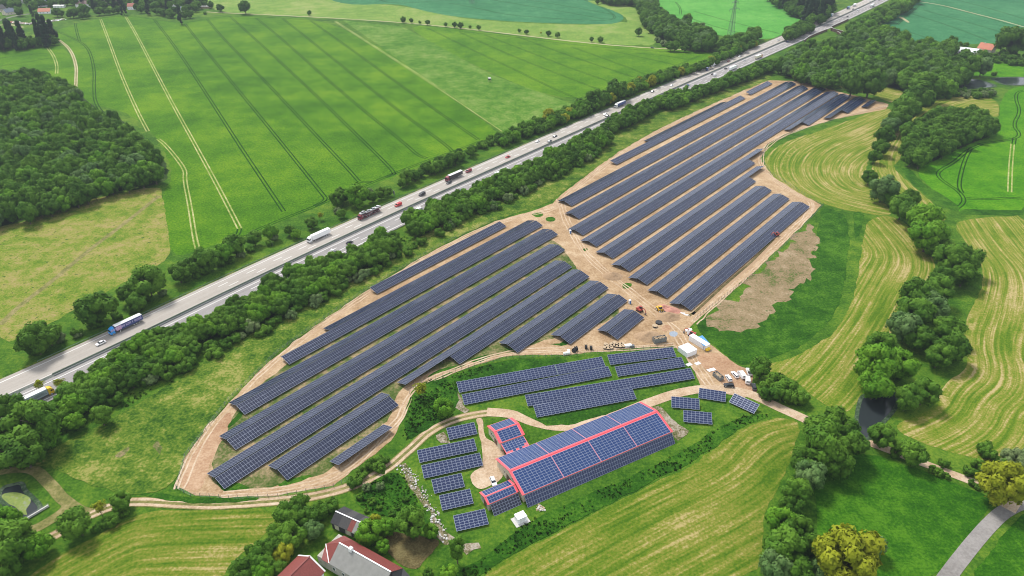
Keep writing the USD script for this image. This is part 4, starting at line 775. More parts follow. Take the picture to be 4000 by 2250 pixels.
# ---------------------------------------------------------------- trees and bushes
def class_plant(name):
    p = stage.CreateClassPrim(f'/World/{name}'); p.SetTypeName('Xform'); return p
def crown_mesh(seed, rx, rz, zc, lobes, leaf, n_leaf, shape='round', core=True):
    rg = np.random.default_rng(seed); V, Nn = [], []; cv = MB(); cn = []
    for _ in range(lobes):
        d = rg.normal(size=3); d /= np.linalg.norm(d); d[2] = d[2] * .9 + .12
        rad = rg.uniform(.52, .84) if shape != 'spiky' else rg.uniform(.3, .75)
        c = np.array([d[0] * rx, d[1] * rx, d[2] * rz]) * rad
        if shape == 'cone': t = rg.uniform(0, 1); w = (1 - t) * rx * rg.uniform(.55, .95); a = rg.uniform(0, 6.28); c = np.array([w * math.cos(a), w * math.sin(a), (t * 2 - 1) * rz])
        lr = rg.uniform(.26, .42) * (rx + rz) / 2 * (1.0 if shape != 'cone' else .55)
        if shape == 'column': lr = rg.uniform(.45, .7) * rx
        p = rg.normal(size=(n_leaf, 3)); p /= np.linalg.norm(p, axis=1, keepdims=True); p[:, 2] = np.where(rg.random(n_leaf) < .55, np.abs(p[:, 2]), p[:, 2])
        rr = lr * rg.uniform(.78, 1.16, (n_leaf, 1)); q = c + p * rr
        nrm = p * .75 + rg.normal(size=(n_leaf, 3)) * .35 + [0, 0, .15]; nrm /= np.linalg.norm(nrm, axis=1, keepdims=True)
        t1 = np.cross(nrm, rg.normal(size=(n_leaf, 3))); t1 /= np.linalg.norm(t1, axis=1, keepdims=True); t2 = np.cross(nrm, t1)
        s = leaf * rg.uniform(.6, 1.35, (n_leaf, 1)); tri = np.stack([q - t1 * s - t2 * s * .5, q + t1 * s - t2 * s * .5, q + t2 * s], 1)
        V.append(tri.reshape(-1, 3)); sn = p * .8 + nrm * .3; sn /= np.linalg.norm(sn, axis=1, keepdims=True); Nn.append(np.repeat(sn, 3, 0))
        if core:
            m = trimesh.creation.icosphere(1, lr * .84); cv.add(m.vertices + c, m.faces); cn.append(m.vertices / (lr * .84))
    v = np.vstack(V); n = np.vstack(Nn); f = np.arange(len(v)).reshape(-1, 3)
    if core:
        a, b = cv.get(); f = np.vstack([f, b + len(v)]); v = np.vstack([v, a]); n = np.vstack([n, np.vstack(cn)])
    v = v + [0, 0, zc]; k = v[:, 2] < .05; v[k, 2] = .05
    return (v, f), n
def trunk_mesh(seed, h, r, lean=.0, limbs=4):
    rg = np.random.default_rng(seed + 99); mb = MB(); a = np.zeros(3); rr = r; n = 4
    for i in range(n):
        b = a + np.array([rg.normal() * .1 * h / n, rg.normal() * .1 * h / n, h / n]); d = b - a
        m = MB().cyl((0, 0, 0), rr, 1, 'z', 7, rr * .75); v, f = m.get(); v = v * [1, 1, 1]; t = v[:, 2:3] + .5
        mb.add(np.c_[v[:, :2], np.zeros(len(v))] + a + d * t, f); a = b; rr *= .75
        if i >= 1:
            for _ in range(limbs // 2):
                g = rg.uniform(0, 6.28); e = a + np.array([math.cos(g), math.sin(g), .9]) * h * rg.uniform(.2, .38); mb.bar(a, e, rr * .9)
    return mb.get()
KIND = {}
def make_kind(name, leaf, seed, rx, rz, zc, lobes, lsize, nl, th, tr, shape='round', trunk=True, core=True):
    p = class_plant(name); (vf, n) = crown_mesh(seed, rx, rz, zc, lobes, lsize, nl, shape, core)
    obj('crown' if trunk else 'foliage', vf, LEAF[leaf], p, normals=n)
    if trunk: obj('trunk', trunk_mesh(seed, th, tr), M['bark'], p)
    KIND[name] = (rx, zc + rz)
# every kind is modelled with a crown about 5 m in radius and scaled where it stands
for i in range(3): make_kind(f'oak_kind_{"abc"[i]}', 'oak', 11 + i, 5.0, 4.4, 5.2, 34, .42, 150, 6.0, .36)
for i in range(3): make_kind(f'ash_kind_{"abc"[i]}', 'ash', 31 + i, 4.8, 4.8, 5.5, 32, .42, 140, 6.5, .32)
for i in range(2): make_kind(f'maple_kind_{"abc"[i]}', 'maple', 51 + i, 5.0, 4.6, 5.2, 34, .42, 140, 6.0, .32)
make_kind('golden_kind', 'golden', 61, 5.0, 4.8, 5.5, 36, .42, 150, 6.0, .34)
for i in range(2): make_kind(f'willow_kind_{"abc"[i]}', 'willow', 71 + i, 5.0, 4.4, 5.1, 32, .4, 140, 6.0, .3)
for i in range(2): make_kind(f'spruce_kind_{"abc"[i]}', 'spruce', 81 + i, 3.0, 6.5, 7.6, 46, .34, 70, 9, .26, 'cone')
make_kind('poplar_kind', 'ash', 91, 2.4, 6.5, 8.0, 26, .36, 110, 8, .26, 'column')
make_kind('thin_kind', 'golden', 95, 4.4, 3.8, 6.2, 16, .34, 70, 7.5, .2, 'spiky', core=False)
make_kind('bush_kind_a', 'bush', 101, 5.0, 3.6, 3.0, 24, .46, 120, 0, 0, trunk=False)
make_kind('bush_kind_b', 'ash', 103, 5.0, 3.4, 2.8, 24, .46, 120, 0, 0, trunk=False)
make_kind('bush_kind_c', 'grey_bush', 105, 5.0, 3.6, 3.0, 22, .46, 110, 0, 0, trunk=False)
FAM = {'oak': ['oak_kind_a', 'oak_kind_b', 'oak_kind_c'], 'ash': ['ash_kind_a', 'ash_kind_b', 'ash_kind_c'], 'maple': ['maple_kind_a', 'maple_kind_b'], 'golden': ['golden_kind'], 'willow': ['willow_kind_a', 'willow_kind_b'],
       'spruce': ['spruce_kind_a', 'spruce_kind_b'], 'poplar': ['poplar_kind'], 'thin': ['thin_kind'], 'bush': ['bush_kind_a', 'bush_kind_b'], 'greybush': ['bush_kind_c']}
LOOK = {'oak': 'dark green', 'ash': 'mid green', 'maple': 'bright green', 'golden': 'yellow green', 'willow': 'grey green', 'spruce': 'dark conifer', 'poplar': 'narrow upright', 'thin': 'sparse yellowish', 'bush': 'low green', 'greybush': 'pale grey green'}
PLANTS = []          # (x, y, radius, height factor, family, where, own label or None)
def tree_at(p, r, fam='oak', where='', label=None, hf=1.0):
    """p = middle of the crown as seen (survey coordinates), r = its radius in the same units"""
    base = G(p); dist = np.linalg.norm(base - [0, 0, HGT]); rad = r * DS * dist / FOC
    mid = KIND[FAM[fam][0]][1] * .5 * rad / KIND[FAM[fam][0]][0] * hf
    q = G(p, min(mid, 14)); PLANTS.append((q[0], q[1], rad, hf, fam, where, label))
def fill(poly, gap, fams, rr, where, seed=0, z=5.0, edge_bush=0.0, hf=(.9, 1.2), jit=.35):
    rg = np.random.default_rng(seed); pg = Polygon(G2(poly, z)).buffer(0); x0, y0, x1, y1 = pg.bounds; pts = []
    nm = [f for f, w in fams for _ in range(int(w * 20))]; row = 0
    y = y0
    while y < y1:
        x = x0 + (row % 2) * gap / 2
        while x < x1:
            q = np.array([x, y]) + rg.uniform(-jit, jit, 2) * gap
            if pg.contains(Point(q)): pts.append(q)
            x += gap
        y += gap * .87; row += 1
    for q in pts: PLANTS.append((q[0], q[1], rg.uniform(*rr), rg.uniform(*hf), nm[rg.integers(len(nm))], where, None))
HN, HF_ = 'in the near motorway hedge', 'in the far motorway hedge'
W1, W2 = 'in the dense wood at the left edge', 'in the wood beyond the upper solar array'
RV = 'in the winding row of trees through the mown meadows'
# near hedge, traced in sections along the motorway
fill([(150, 975), (260, 905), (400, 838), (545, 790), (560, 815), (520, 850), (430, 905), (330, 960), (230, 1010), (160, 1020)], 5.4, [('oak', .45), ('ash', .3), ('maple', .25)], (3.3, 5.0), HN, 1)
fill([(545, 772), (640, 735), (700, 700), (800, 655), (880, 640), (900, 670), (850, 705), (760, 745), (680, 790), (590, 825), (545, 830)], 5.4, [('oak', .5), ('ash', .25), ('maple', .25)], (3.3, 5.0), HN, 2)
fill([(880, 630), (960, 585), (1005, 600), (985, 640), (900, 668)], 5.4, [('oak', .4), ('ash', .5), ('maple', .1)], (3.3, 5.0), HN, 3)
fill([(1010, 560), (1080, 518), (1180, 482), (1290, 430), (1400, 378), (1480, 335), (1525, 318), (1540, 345), (1450, 400), (1340, 450), (1240, 500), (1130, 545), (1040, 585)], 5.4, [('oak', .55), ('ash', .3), ('maple', .15)], (3.3, 5.0), HN, 4)
fill([(1530, 305), (1600, 272), (1640, 255), (1655, 265), (1610, 295), (1545, 325)], 5.4, [('oak', .5), ('ash', .5)], (3.3, 5.0), HN, 5)
fill([(1645, 250), (1700, 230), (1740, 228), (1800, 208), (1870, 180), (1935, 152), (1950, 168), (1880, 196), (1800, 222), (1720, 255), (1680, 268)], 5.4, [('oak', .5), ('ash', .3), ('maple', .2)], (3.3, 5.0), HN, 6)
BU = 'below the near motorway hedge'
fill([(200, 1020), (330, 965), (470, 905), (600, 838), (700, 795), (820, 725), (900, 690), (990, 640), (1130, 560), (1240, 510), (1400, 430), (1500, 375), (1510, 385), (1400, 445), (1240, 525), (1120, 580), (990, 660), (900, 710), (800, 760), (700, 815), (560, 880), (420, 945), (300, 1005), (220, 1040)], 6, [('bush', .8), ('greybush', .2)], (2.4, 4.2), BU, 7, z=2)
for p_, r_, f_ in (((30, 1095), 42, 'oak'), ((85, 1075), 45, 'ash'), ((25, 1030), 28, 'oak'), ((110, 1100), 30, 'maple'), ((60, 1140), 40, 'oak'), ((10, 1140), 35, 'ash')): tree_at(p_, r_, f_, 'in the clump below the noise wall at the left edge')
for p_, r_, f_, lb in (((187, 1062), 19, 'maple', 'pale green tree leftmost of the young ones on the slope below the near hedge'), ((155, 1015), 16, 'maple', 'bright young tree topmost on the slope beside the noise wall end'), ((255, 1050), 21, 'ash', 'round isolated tree on the open slope below the near hedge'), ((190, 1020), 26, 'maple', 'tall bright tree at the lower left end of the near hedge'),
        ((155, 1050), 18, 'ash', 'small tree squeezed between the young ones below the noise wall'), ((98, 972), 13, 'thin', 'thin sapling standing before the yellow lorry'), ((148, 965), 13, 'thin', 'sparse sapling on the verge ahead of the yellow lorry')): tree_at(p_, r_, f_, '', lb)
# far hedge
for p_, r_, f_ in (((88, 858), 34, 'oak'), ((120, 842), 25, 'ash'), ((240, 778), 40, 'oak'), ((330, 735), 28, 'oak'), ((372, 715), 34, 'ash'), ((345, 762), 20, 'ash'), ((450, 688), 24, 'oak'), ((482, 672), 22, 'oak'), ((520, 655), 26, 'ash'), ((560, 638), 24, 'maple'), ((590, 618), 24, 'ash'), ((640, 600), 18, 'ash'), ((680, 588), 18, 'maple'), ((728, 580), 12, 'ash'), ((745, 590), 12, 'maple'), ((782, 562), 16, 'oak'), ((805, 545), 9, 'thin'),
        ((848, 505), 18, 'oak'), ((862, 490), 20, 'oak'), ((900, 492), 28, 'maple'), ((906, 517), 11, 'maple'), ((935, 495), 14, 'ash'), ((958, 487), 14, 'ash'), ((975, 483), 11, 'ash'), ((858, 538), 11, 'ash'), ((848, 530), 10, 'greybush'), ((930, 480), 10, 'greybush')): tree_at(p_, r_, f_, HF_)
fill([(1005, 450), (1040, 428), (1120, 395), (1190, 365), (1200, 378), (1130, 415), (1060, 440), (1015, 465)], 7, [('oak', .5), ('ash', .5)], (3.2, 4.8), HF_, 8)
fill([(1240, 345), (1320, 315), (1420, 275), (1490, 250), (1560, 215), (1640, 190), (1740, 165), (1800, 145), (1900, 100), (1905, 108), (1800, 155), (1700, 188), (1600, 225), (1500, 270), (1400, 308), (1310, 340), (1250, 360)], 6, [('oak', .45), ('ash', .35), ('maple', .15), ('golden', .05)], (3.2, 4.8), HF_, 9)
for p_, r_, f_, lb in (((1552, 228), 25, 'oak', 'big round dark tree in the far hedge opposite the truck with a navy side'), ((1380, 292), 14, 'golden', 'yellowish tree in the far hedge above the white and navy truck'), ((1498, 250), 22, 'oak', 'broad tree in the far hedge left of the big round dark one')): tree_at(p_, r_, f_, '', lb)
fill([(1180, 372), (1240, 348), (1245, 356), (1190, 382)], 7, [('bush', 1)], (2.5, 4), 'in the gap of the far hedge', 10, z=2)
fill([(60, 890), (200, 820), (320, 775), (460, 705), (600, 632), (700, 590), (705, 598), (600, 645), (470, 715), (330, 790), (210, 835), (80, 905)], 7, [('bush', .8), ('greybush', .2)], (2, 3.4), 'along the far edge of the motorway', 11, z=2)
# left wood
fill([(-30, 192), (85, 190), (130, 202), (200, 242), (232, 288), (300, 308), (345, 345), (405, 425), (400, 452), (345, 462), (250, 480), (150, 512), (60, 545), (-30, 565)], 9.0, [('oak', .45), ('ash', .3), ('maple', .1), ('willow', .15)], (4.6, 7.0), W1, 12, z=7, hf=(1.0, 1.35))
# groups at the top
fill([(-30, 95), (20, 98), (90, 105), (140, 88), (138, 105), (60, 115), (-30, 122)], 9, [('spruce', .35), ('oak', .65)], (4.5, 6.5), 'in the dark belt of trees below the village rubble heap', 13)
fill([(1600, -5), (1640, -5), (1662, 40), (1700, 52), (1770, 72), (1805, 112), (1800, 126), (1740, 118), (1690, 98), (1640, 82), (1622, 60)], 10, [('oak', .6), ('ash', .2), ('willow', .2)], (5.5, 8), 'in the wedge of wood between the wheat and the green field', 14)
fill([(1500, -8), (1600, -8), (1600, 8), (1540, 10)], 10, [('oak', 1)], (5.5, 7), 'in the dark copse at the top edge', 15)
fill([(1810, 118), (1860, 100), (1905, 84), (1912, 96), (1860, 122), (1815, 132)], 9, [('oak', .5), ('ash', .5)], (5, 7), 'in the group of trees beside the motorway turnout', 16)
fill([(1925, -10), (2085, -10), (2095, 30), (2078, 55), (2040, 58), (2000, 38), (1960, 15)], 11, [('oak', .6), ('ash', .2), ('spruce', .2)], (6, 8), 'in the dark wood at the top edge beside the motorway', 17)
fill([(1975, 82), (2010, 68), (2045, 58), (2050, 70), (2000, 92), (1975, 98)], 9, [('oak', .6), ('ash', .4)], (4.5, 6.5), 'at the far edge of the motorway by the sandy patch', 18)
fill([(2135, 75), (2200, 40), (2260, 5), (2300, -10), (2320, -10), (2280, 25), (2240, 50), (2200, 60), (2150, 85)], 10, [('oak', .45), ('ash', .35), ('maple', .2)], (5, 7.5), 'along the near edge of the motorway at the top', 19)
# right wood
fill([(1950, 168), (1992, 128), (2060, 118), (2100, 110), (2130, 92), (2150, 78), (2210, 66), (2262, 100), (2310, 120), (2395, 145), (2435, 195), (2398, 232), (2330, 234), (2262, 214), (2215, 190), (2120, 196), (2080, 205), (2010, 196)], 10.5, [('oak', .5), ('ash', .25), ('willow', .15), ('maple', .1)], (5.5, 8), W2, 20, z=7, hf=(1.0, 1.3))
for p_, r_, f_, lb in (((2145, 212), 28, 'oak', 'large dark tree, left of the pair at the top right tip of the solar park'), ((2188, 214), 27, 'oak', 'large dark tree, right of the pair at the top right tip of the solar park'), ((2060, 205), 16, 'ash', 'slim tree on the path beyond the solar park tip, beside the wood'), ((2078, 210), 14, 'ash', 'small tree left of the dark pair beyond the solar park tip'), ((2100, 214), 10, 'ash', 'smallest tree before the dark pair beyond the solar park tip')): tree_at(p_, r_, f_, '', lb)
# rows along the stream
RVI = [0]
TENS = ORD + ['twenty first', 'twenty second', 'twenty third', 'twenty fourth', 'twenty fifth', 'twenty sixth', 'twenty seventh', 'twenty eighth', 'twenty ninth', 'thirtieth']
for p_, r_, f_ in (((2330, 222), 30, 'ash'), ((2312, 250), 28, 'oak'), ((2280, 278), 26, 'ash'), ((2262, 300), 26, 'oak'), ((2240, 318), 20, 'willow'), ((2225, 345), 20, 'oak'), ((2215, 372), 18, 'oak'), ((2200, 395), 15, 'oak'), ((2187, 448), 16, 'oak'), ((2222, 478), 30, 'willow'), ((2245, 500), 17, 'ash'), ((2290, 500), 20, 'oak'), ((2270, 525), 24, 'ash'), ((2300, 545), 30, 'oak'), ((2330, 560), 34, 'maple'), ((2335, 595), 36, 'maple'), ((2352, 620), 26, 'oak'), ((2385, 658), 30, 'ash'), ((2425, 655), 32, 'oak'), ((2425, 692), 28, 'oak'),
        ((2370, 700), 26, 'oak'), ((2355, 735), 30, 'ash'), ((2310, 745), 36, 'oak'), ((2350, 775), 32, 'willow'), ((2300, 790), 36, 'ash'), ((2270, 830), 34, 'willow'), ((2310, 850), 30, 'oak'), ((2385, 830), 30, 'ash'), ((2395, 880), 34, 'oak'), ((2360, 900), 24, 'ash')): tree_at(p_, r_, f_, '', f'{TENS[RVI[0]]} tree from the top along the winding stream, {LOOK[f_]}'); RVI[0] += 1
for p_, r_, f_, lb in (((2205, 925), 44, 'maple', 'big bright knobbly tree on the left bank of the dark pond'), ((2255, 920), 38, 'maple', 'bright knobbly tree on the right of the dark pond'), ((2200, 975), 34, 'maple', 'lower bright tree hanging over the left of the dark pond'), ((2215, 880), 30, 'ash', 'tree behind the two bright knobbly ones at the dark pond'), ((2282, 1008), 26, 'ash', 'round bush like tree at the right edge of the dark pond'), ((2325, 990), 28, 'ash', 'second round tree right of the dark pond')): tree_at(p_, r_, f_, '', lb)
fill([(2278, 335), (2330, 295), (2400, 280), (2470, 296), (2516, 322), (2470, 338), (2400, 366), (2310, 412), (2282, 392)], 8.5, [('oak', .8), ('ash', .2)], (5, 7), 'in the oval copse in the mown meadow on the right', 21, z=7, hf=(1.0, 1.25))
fill([(2345, 228), (2400, 222), (2505, 228), (2505, 240), (2400, 240), (2345, 245)], 7, [('bush', .6), ('greybush', .4)], (3, 4.6), 'along the near bank of the far pond', 22, z=3)
for p_, r_, f_, lb in (((2392, 210), 18, 'oak', 'dark tree standing at the left corner of the far pond'), ((2440, 168), 18, 'ash', 'left one of the pair of birches above the far pond'), ((2472, 170), 18, 'willow', 'right one of the pair of birches above the far pond'), ((2545, 115), 28, 'oak', 'tall tree at the right edge beside the cream farmhouse'), ((2500, 185), 6, 'bush', 'tiny dark bush on the bank between the two far ponds')): tree_at(p_, r_, f_, '', lb)
fill([(2380, 120), (2440, 118), (2480, 140), (2540, 130), (2590, 150), (2590, 165), (2500, 155), (2420, 150)], 8, [('bush', .5), ('greybush', .2), ('ash', .3)], (3, 4.8), 'in the garden below the cream farmhouse', 23, z=2)
fill([(2300, 118), (2395, 112), (2410, 135), (2380, 150), (2320, 140)], 10, [('ash', .6), ('oak', .4)], (5.5, 7.5), 'at the edge of the wheat left of the white roofed barn', 24)
# right hand bottom
fill([(1905, 935), (1940, 935), (2000, 985), (2060, 1035), (2045, 1045), (1990, 1015), (1920, 975)], 6.2, [('bush', .6), ('ash', .4)], (4.2, 5.8), 'in the hedge between the car park and the mown meadow', 25, z=3)
for p_, r_, f_ in (((2105, 1080), 44, 'oak'), ((2060, 1085), 34, 'ash'), ((2130, 1120), 40, 'oak'), ((2075, 1130), 44, 'ash'), ((2030, 1160), 36, 'oak'), ((2100, 1165), 36, 'oak'), ((2040, 1200), 34, 'willow'), ((2005, 1240), 30, 'ash'), ((1990, 1275), 26, 'oak'), ((1965, 1320), 34, 'maple'), ((2005, 1335), 32, 'oak'), ((1975, 1385), 42, 'ash'), ((2035, 1375), 28, 'oak'), ((1950, 1430), 38, 'willow'), ((2010, 1440), 34, 'oak')): tree_at(p_, r_, f_, '', f'{TENS[RVI[0] - 30]} tree from the top of the belt left of the dark pasture, {LOOK[f_]}', 1.05); RVI[0] += 1
for p_, r_, f_, lb in (((2130, 1420), 62, 'golden', 'big yellow flowering tree at the bottom edge right of the tree belt'), ((2200, 1380), 24, 'willow', 'pale grey green tree behind the big yellow flowering one'), ((2075, 1440), 30, 'willow', 'grey green tree left of the big yellow flowering one'), ((2522, 1227), 42, 'golden', 'round yellow green tree at the road junction on the right edge'), ((2218, 1098), 26, 'ash', 'round tree beside the small end of the dark pond'), ((2272, 1128), 20, 'ash', 'left of the two bushes above the dirt lane at the right'), ((2302, 1145), 26, 'ash', 'right of the two bushes above the dirt lane at the right'), ((2375, 1165), 12, 'bush', 'small bush above the dirt lane, before the mown corner'), ((2440, 1185), 14, 'bush', 'bush above the dirt lane left of the yellow green tree'), ((2252, 1140), 12, 'bush', 'tiny bush left of the pair above the dirt lane'), ((2485, 1135), 20, 'bush', 'dark bush at the corner of the mown meadow on the right edge'), ((2545, 1150), 24, 'greybush', 'pale scrub at the right edge above the junction')): tree_at(p_, r_, f_, '', lb)
fill([(2440, 1170), (2520, 1150), (2590, 1140), (2590, 1180), (2480, 1195)], 6, [('bush', .6), ('greybush', .4)], (2.2, 3.6), 'in the scrub at the right edge above the junction', 26, z=1)
fill([(2330, 1175), (2470, 1222), (2470, 1230), (2325, 1182)], 4, [('bush', 1)], (1.2, 2), 'on the bank of the dirt lane', 27, z=1)
# bottom left and the farm
for p_, r_, f_, lb in (((195, 1318), 31, 'ash', 'round tree covering the bend of the lane at the bottom left'), ((305, 1266), 21, 'ash', 'small tree on the lane right of the pond track junction'), ((252, 1283), 17, 'thin', 'half bare tree on the lane between the two leafy ones'), ((35, 1370), 42, 'ash', 'large round tree at the bottom left corner below the pond'), ((92, 1375), 28, 'maple', 'tree right of the large round one in the bottom left corner'), ((18, 1312), 25, 'maple', 'bright tree at the left edge just below the pond'), ((10, 1430), 30, 'oak', 'dark tree at the very bottom left corner'),
        ((1115, 1032), 25, 'maple', 'bright green round bush on the bank left of the old park'), ((1060, 985), 20, 'thin', 'thin yellowish shrub at the end of the lower solar rows'), ((962, 1182), 7, 'poplar', 'slim young tree standing at the edge of the two rut lane')): tree_at(p_, r_, f_, '', lb)
fill([(205, 1345), (300, 1290), (335, 1275), (340, 1282), (300, 1305), (215, 1362)], 4.5, [('bush', 1)], (1.6, 2.6), 'on the bank along the lane at the bottom left', 28, z=1)
for p_, r_, f_ in (((722, 1300), 28, 'ash'), ((752, 1270), 24, 'oak'), ((775, 1300), 26, 'oak'), ((735, 1348), 30, 'ash'), ((700, 1345), 24, 'ash'), ((788, 1335), 22, 'willow'), ((800, 1285), 26, 'bush'), ((830, 1270), 22, 'bush'), ((680, 1385), 26, 'oak'), ((715, 1395), 22, 'golden'), ((655, 1410), 28, 'ash'), ((610, 1440), 30, 'oak'), ((660, 1445), 24, 'maple'), ((700, 1430), 18, 'ash'), ((640, 1380), 20, 'bush')): tree_at(p_, r_, f_, 'in the clump between the mown meadow and the farm')
for p_, r_, f_, lb in (((928, 1345), 30, 'maple', 'round tree against the right end of the patched shed'), ((965, 1378), 17, 'maple', 'small tree below the round one at the shed'), ((942, 1312), 16, 'golden', 'yellowish bush right of the patched shed roof'), ((976, 1325), 22, 'maple', 'bushy tree in the middle of the farm garden'), ((1035, 1320), 34, 'ash', 'broadest tree in the farm garden'), ((1083, 1340), 18, 'maple', 'round bright tree beside the broken concrete strip'), ((985, 1292), 10, 'bush', 'small bush above the garden trees left of the broadest one'), ((905, 1250), 9, 'bush', 'small bush in the long grass right of the two rut lane'), ((1150, 1388), 14, 'poplar', 'slim bright tree at the lower end of the broken concrete'), ((1130, 1440), 20, 'maple', 'bright bush at the bottom edge below the broken concrete'), ((1076, 1440), 12, 'bush', 'small bush at the bottom edge beside the rough ground'),
        ((958, 1223), 12, 'greybush', 'pale bush topmost in the triangle of long grass'), ((920, 1225), 12, 'greybush', 'pale bush at the upper left of the triangle of long grass'), ((1020, 1255), 9, 'bush', 'small bush along the strip of broken concrete'), ((892, 1212), 18, 'bush', 'bush on the park bank right above the lane bend'), ((945, 1165), 18, 'bush', 'bush on the park bank beside the last single solar row')): tree_at(p_, r_, f_, '', lb)
fill([(845, 1215), (900, 1195), (960, 1150), (985, 1150), (950, 1185), (880, 1225)], 4.5, [('bush', 1)], (1.6, 2.8), 'on the bank between the lower solar rows and the lane', 29, z=1)
fill([(850, 1270), (960, 1240), (1020, 1270), (1050, 1310), (980, 1300), (900, 1290)], 6, [('bush', .7), ('greybush', .3)], (.9, 1.7), 'in the triangle of long grass at the farm', 30, z=1)
# field road trees
for k, (x, y, r, f) in enumerate([(535, 140, 7, 'ash'), (1480, 208, 9, 'oak'), (1560, 218, 7, 'oak'), (1648, 232, 5, 'ash'), (1725, 234, 8, 'oak'), (1905, 256, 6, 'ash'), (1997, 260, 8, 'oak'), (2055, 264, 10, 'oak'), (2152, 280, 5, 'ash'), (2240, 288, 7, 'ash')]): tree_at(zz('01', (x, y - 8)), r * .72, f, '', f'{ORD[k]} little tree from the left along the pale field road')
for k, (x, y, r, f) in enumerate([(75, 315, 6, 'ash'), (147, 330, 8, 'oak'), (292, 342, 5, 'thin'), (368, 345, 9, 'oak'), (457, 360, 9, 'oak'), (800, 405, 7, 'ash'), (890, 405, 10, 'oak')]): tree_at(zz('02', (x, y - 8)), r * .72, f, '', f'{ORD[6 - k]} little tree from the motorway end of the pale field road')
for x, y, r, f, lb in ((2462, 78, 13, 'oak', 'single big dark tree on the grass right of the village'), (2215, 82, 8, 'oak', 'smaller single tree left of the big dark one near the village')): tree_at(zz('00', (x, y)), r, f, '', lb)
for x, y, r, f, lb in ((1275, 325, 8, 'ash', 'small round tree before the wedge of wood'), (1600, 462, 12, 'oak', 'left tree where the field road meets the wood'), (1640, 468, 10, 'ash', 'right tree where the field road meets the wood'), (860, 20, 5, 'oak', 'tiny tree on the edge of the wheat at the top'), (1460, 400, 8, 'greybush', 'pale bush beside the sandy hollow near the wood'), (1520, 435, 9, 'greybush', 'second pale bush beside the sandy hollow'), (1855, 470, 12, 'oak', 'dark tree at the turnout beside the motorway'), (1740, 485, 9, 'oak', 'small tree between the field road end and the turnout')): tree_at(zz('02', (x, y)), r, f, '', lb)
# village greenery
VG = 'among the village houses at the top left'
fill([(-20, 0), (70, 0), (160, 0), (240, -5), (350, -5), (500, -5), (540, 10), (480, 30), (380, 20), (260, 14), (160, 10), (60, 12), (-20, 16)], 15, [('spruce', .2), ('oak', .45), ('ash', .35)], (4.4, 6.2), VG, 31)
for x, y, r, f in ((1030, 190, 60, 'oak'), (1100, 180, 50, 'ash'), (1200, 150, 60, 'ash'), (1160, 220, 45, 'oak'), (990, 215, 40, 'oak'), (1230, 220, 40, 'oak'), (800, 170, 60, 'oak'), (870, 190, 40, 'ash'), (70, 290, 30, 'oak'), (440, 160, 26, 'spruce'), (460, 90, 60, 'ash'), (1320, 60, 36, 'spruce'), (1400, 160, 55, 'oak'), (270, 170, 50, 'oak'), (60, 40, 50, 'oak'), (230, 50, 34, 'ash'), (720, 40, 40, 'oak'), (1060, 20, 30, 'ash')): tree_at(zz('R', (x, y)), r * .2747 / DS * .9, f, VG)
for x, y, r, f in ((20, 130, 34, 'oak'), (70, 130, 34, 'oak'), (120, 125, 30, 'oak'), (170, 110, 34, 'oak'), (225, 70, 36, 'spruce'), (430, 105, 36, 'ash'), (510, 90, 30, 'spruce'), (560, 40, 40, 'oak'), (610, 130, 36, 'oak'), (660, 140, 36, 'oak'), (700, 150, 36, 'oak'), (760, 150, 40, 'ash'), (790, 170, 36, 'oak'), (880, 180, 36, 'spruce'), (930, 170, 40, 'oak'), (990, 165, 40, 'oak'), (720, 40, 44, 'oak'), (860, 30, 40, 'oak'), (590, 70, 40, 'ash'), (1340, 105, 24, 'oak'), (970, 55, 14, 'spruce'), (1170, 150, 20, 'bush'), (1320, 60, 24, 'bush')): tree_at(zz('S', (x, y)), r * .3434 / DS * .9, f, VG)

